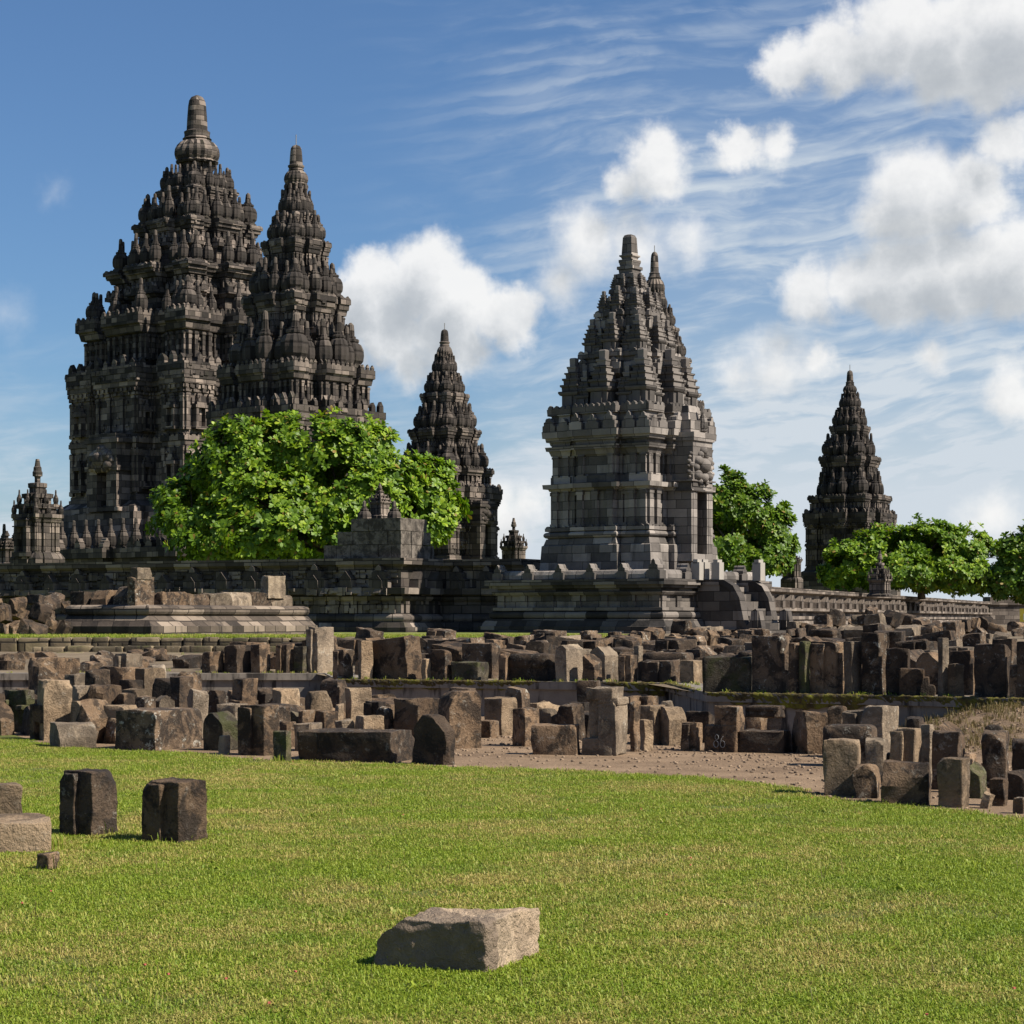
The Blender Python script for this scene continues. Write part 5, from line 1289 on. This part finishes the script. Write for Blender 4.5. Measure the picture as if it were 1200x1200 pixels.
# little yellow and white notice board at the right edge
nbd = empty('notice_board', at(1203, 60*KD, 0), R(-20), 'small yellow and white notice board at the right edge below the pale wall', 'sign')
zb_ = zat(728, 60*KD); mb = MB(); mb.box((0,0,zb_+.28), (.62,.04,.62)); mb.build('board', M['yellow'], nbd)
mb = MB(); mb.box((.03,-.024,zb_+.2), (.34,.012,.3)); mb.build('notice_panel', M['white'], nbd)
mb = MB(); mb.box((-.25,.04,(zb_+.9)/2), (.05,.05,zb_-.9)); mb.build('post', M['metal'], nbd)
mb = MB(); mb.box((.25,.04,(zb_+.9)/2), (.05,.05,zb_-.9)); mb.build('post', M['metal'], nbd)

# ------------------------------------------------------------------ grass, gravel
def tuft(name, n_, rad, hmin, hmax, wd, seed, mat, flop=.6):
    rng = np.random.default_rng(seed); V = []; Fs = []; tone = []; b0 = 0
    for i in range(n_):
        a = rng.uniform(0, 6.283); r_ = rad*math.sqrt(rng.random()); p = np.array([r_*math.cos(a), r_*math.sin(a), -.004])
        h = rng.uniform(hmin, hmax); le = rng.uniform(.1, 1.)*flop; ph = rng.uniform(0, 6.283); dv = np.array([math.cos(ph), math.sin(ph), 0]); sd_ = np.array([-dv[1], dv[0], 0])*wd*rng.uniform(.7,1.3)
        m_ = p+dv*h*.35*le+np.array([0,0,h*.6]); e_ = p+dv*h*le+np.array([0,0,h*max(.25, 1-.5*le)])
        V += [p-sd_, p+sd_, m_-sd_*.8, m_+sd_*.8, e_]; Fs += [(b0, b0+1, b0+3, b0+2), (b0+2, b0+3, b0+4)]; tone += [rng.random()]*5; b0 += 5
    me = bpy.data.meshes.new(name); me.from_pydata(np.array(V).tolist(), [], Fs); me.update()
    me.attributes.new('tone', 'FLOAT', 'POINT').data.foreach_set('value', tone); me.materials.append(mat)
    return bpy.data.objects.new(name, me)
def scatter_stuff(name, pts, sources, smin, smax, seed):
    col = bpy.data.collections.new(name+'_source')
    for s_ in sources: col.objects.link(s_)
    me = bpy.data.meshes.new(name); me.from_pydata(pts, [], []); o = bpy.data.objects.new(name, me); COL.objects.link(o)
    ng = bpy.data.node_groups.new(name, 'GeometryNodeTree'); ng.interface.new_socket('Geometry', in_out='INPUT', socket_type='NodeSocketGeometry'); ng.interface.new_socket('Geometry', in_out='OUTPUT', socket_type='NodeSocketGeometry')
    g = NT(ng); gi = g.n('NodeGroupInput'); go = g.n('NodeGroupOutput')
    ci = g.n('GeometryNodeCollectionInfo', ins={'Separate Children': True, 'Reset Children': True}); ci.inputs[0].default_value = col
    rs = g.n('FunctionNodeRandomValue', data_type='FLOAT'); rs.inputs[2].default_value = smin; rs.inputs[3].default_value = smax; rs.inputs['Seed'].default_value = seed
    rr2 = g.n('FunctionNodeRandomValue', data_type='FLOAT'); rr2.inputs[2].default_value = 0; rr2.inputs[3].default_value = 6.283; rr2.inputs['Seed'].default_value = seed+1
    cb = g.n('ShaderNodeCombineXYZ', ins={2: rr2.outputs[1]})
    ip = g.n('GeometryNodeInstanceOnPoints', ins={'Points': gi.outputs[0], 'Instance': ci.outputs[0], 'Pick Instance': True, 'Rotation': cb.outputs[0], 'Scale': rs.outputs[1]})
    g.L.new(ip.outputs[0], go.inputs[0]); md = o.modifiers.new('scatter', 'NODES'); md.node_group = ng
    return tag(o, kind='stuff')
def edge_y(x):
    for (a, b_), (c, d_) in zip(lawn_edge, lawn_edge[1:]):
        if a <= x <= c: return b_+(d_-b_)*(x-a)/max(1e-6, c-a)
    return lawn_edge[0][1] if x < 0 else lawn_edge[-1][1]
rng = np.random.default_rng(5); pts = []
fp = [(s[6][0], s[6][1], s[6][2]) for s in STONES if s[6][1] < 16*KD and s[6][3] < .05]
N0 = 88000
ys_r = (4.2+(17.5-4.2)*rng.random(N0)**1.15)*KD; xs_r = (rng.random(N0)*2-1)*(ys_r*.43/KD+.8)
for x, y in zip(xs_r, ys_r):
    if y > edge_y(x)+rng.normal()*.16: continue
    if any((x-a)**2+(y-b_)**2 < (r_*.62)**2 for a, b_, r_ in fp): continue
    bare = noise.noise(Vector((x*.7, y*.7, 4)))+.4*noise.noise(Vector((x*2.5, y*2.5, 1)))
    if bare > .42 and rng.random() < .55: continue
    pts.append((x, y, .004))
gt = [tuft('grass_tuft', 30, .10, .010, .034, .0028, k, M['blade'], 1.5) for k in range(4)]
gt += [tuft('grass_tuft', 14, .10, .02, .05, .0024, 9, M['blade'], 1.1)]
scatter_stuff('lawn_grass', pts, gt, .75, 1.35, 3)
# long stalks and straws, a few pink petals
pts = [(x, y, .004) for x, y in zip((rng.random(420)*2-1)*7, (4.5+11*rng.random(420))*KD) if y < edge_y(x) and abs(x) < y*.45/KD+1]
scatter_stuff('grass_straws', pts, [tuft('straw_tuft', 3, .03, .06, .17, .0014, 30+k, M['blade_dry'], 1.0) for k in range(3)], .6, 1.2, 8)
mb = MB()
for i in range(70):
    y = (5+10*rng.random())*KD; x = (rng.random()*2-1)*y*.42/KD
    if noise.noise(Vector((x*.5, y*.5, 9))) < .05 or y > edge_y(x): continue
    mb.box((x, y, .045), (.011,.011,.007), rng.random()*3)
tag(mb.build('fallen_petals', M['petal']), kind='stuff')
# taller grass along the stone feet and on the bank, ledge weeds, upper strip
pts = [(x, y, 0.) for x, y in zip((rng.random(700)*2-1)*7, (4.4+11*rng.random(700))*KD) if y < edge_y(x) and abs(x) < y*.44/KD+.5 and noise.noise(Vector((x*.9, y*.5, 11))) > .12]
scatter_stuff('lawn_weeds', pts, [tuft('broad_weed', 14, .05, .025, .07, .008, 150+k, M['blade'], 1.6) for k in range(3)], .5, 1.2, 22)
pts = []
for a, b_, r_ in fp:
    for k in range(int(75*r_)):
        q_ = rng.random()*6.283; rr3 = r_*rng.uniform(.55,1.1); x, y = a+rr3*math.cos(q_), b_+rr3*math.sin(q_)
        if y < edge_y(x)+.1: pts.append((x, y, 0.))
scatter_stuff('foot_grass', pts, [tuft('tall_tuft', 14, .05, .06, .14, .0035, 50+k, M['blade'], .7) for k in range(3)], .7, 1.3, 12)
pts = []
for i in range(2200):
    x = 4.8+rng.random()*8; y = y_ledge(x)-.15-3.2*KD*rng.random()
    if bank_z(x, y) > .06: pts.append((x, y, bank_z(x, y)))
scatter_stuff('dry_bank_grass', pts, [tuft('dry_tuft', 16, .07, .03, .11, .004, 70+k, M['blade_dry'], 1.0) for k in range(3)], .6, 1.3, 14)
pts = []
for (a, b_), (c, d_) in zip(lp, lp[1:]):
    L = math.hypot(c-a, d_-b_)
    for i in range(int(L*14)):
        q_ = rng.random(); x, y = a+(c-a)*q_, b_+(d_-b_)*q_
        if noise.noise(Vector((x*1.3, y*1.3, 7))) > .0: pts.append((x, y+.05+.4*rng.random(), .585))
for i in range(500):
    x = -9+rng.random()*20; y = y_ledge(x)+.6+9*KD*rng.random()
    if noise.noise(Vector((x*.6, y*.6, 2))) > .1: pts.append((x, y, z_up(x, y)))
scatter_stuff('ledge_weeds', pts, [tuft('weed_tuft', 16, .06, .03, .12, .006, 90+k, M['blade'], 1.1) for k in range(3)], .4, 1.0, 15)
pts = [(x, y, 1.06) for x, y in zip(-24+28*rng.random(9000), (36.97+5.5*rng.random(9000)**1.4)*KD) if x > -.46/KD*y]
scatter_stuff('terrace_grass', pts, [tuft('strip_tuft', 20, .15, .05, .14, .007, 110+k, M['blade'], .9) for k in range(3)], .7, 1.2, 16)
M['pebble_a'] = flat_mat('pale_pebble', (.25,.18,.12)); M['pebble_b'] = flat_mat('brown_pebble', (.16,.115,.078))
def pebble(seed, mat):
    r2 = random.Random(seed); mb = MB(); rough_piece(mb, (0,0,.3), (.5,.42,.3), r2, .06, .2, 5, 5); me = mb.mesh('pebble', mat, True); return bpy.data.objects.new('pebble', me)
pts = []
for i in range(11000):
    y = (11+11*rng.random())*KD; x = -2.5+13.5*rng.random()
    if y > edge_y(x)-.05 and y < y_ledge(x) and rng.random() < .35+.65*sm(edge_y(x), edge_y(x)+3*KD, y): pts.append((x, y, bank_z(x, y)-.004))
scatter_stuff('gravel', pts, [pebble(1, M['pebble_a']), pebble(2, M['pebble_a']), pebble(3, M['pebble_b']), pebble(4, M['pebble_a']), pebble(5, M['pebble_b'])], .008, .042, 18)

# ------------------------------------------------------------------ labels for the stones in the heaps
marks = [s for s in STONES if s[3]]
info = []
for s in LOOSE:
    best = min(marks, key=lambda m_: (m_[1]-s[1])**2+(2*(m_[2]-s[2]))**2)
    dx, dy = s[1]-best[1], s[2]-best[2]
    side = 'left of' if dx < -14 else 'right of' if dx > 14 else 'straight behind'
    far = s[6][1]-best[6][1]
    if side != 'straight behind' and far > 4*KD: side = 'behind '+side
    hgt = s[6][4]-s[6][3]; size = 'small' if s[6][2] < .36 else 'large' if s[6][2] > .56 else 'mid sized'
    info.append((s, best[3], side, size, math.hypot(dx, 2*dy)))
by = {}
for q_ in info: by.setdefault((q_[1], q_[2], q_[3], q_[0][4], q_[0][5]), []).append(q_)
ORD = ['nearest', 'second nearest', 'third nearest', 'fourth nearest', 'fifth nearest', 'sixth nearest']
for (mk, side, size, sh_, mt), lst in by.items():
    lst.sort(key=lambda q_: q_[4])
    for i, q_ in enumerate(lst):
        lab = '%s %s %s %s the %s' % (size, TONE[mt], SHAPE[sh_], side, mk)
        if len(lst) > 1: lab += ', '+ORD[min(i, 5)]+' to it'
        q_[0][0]['label'] = lab
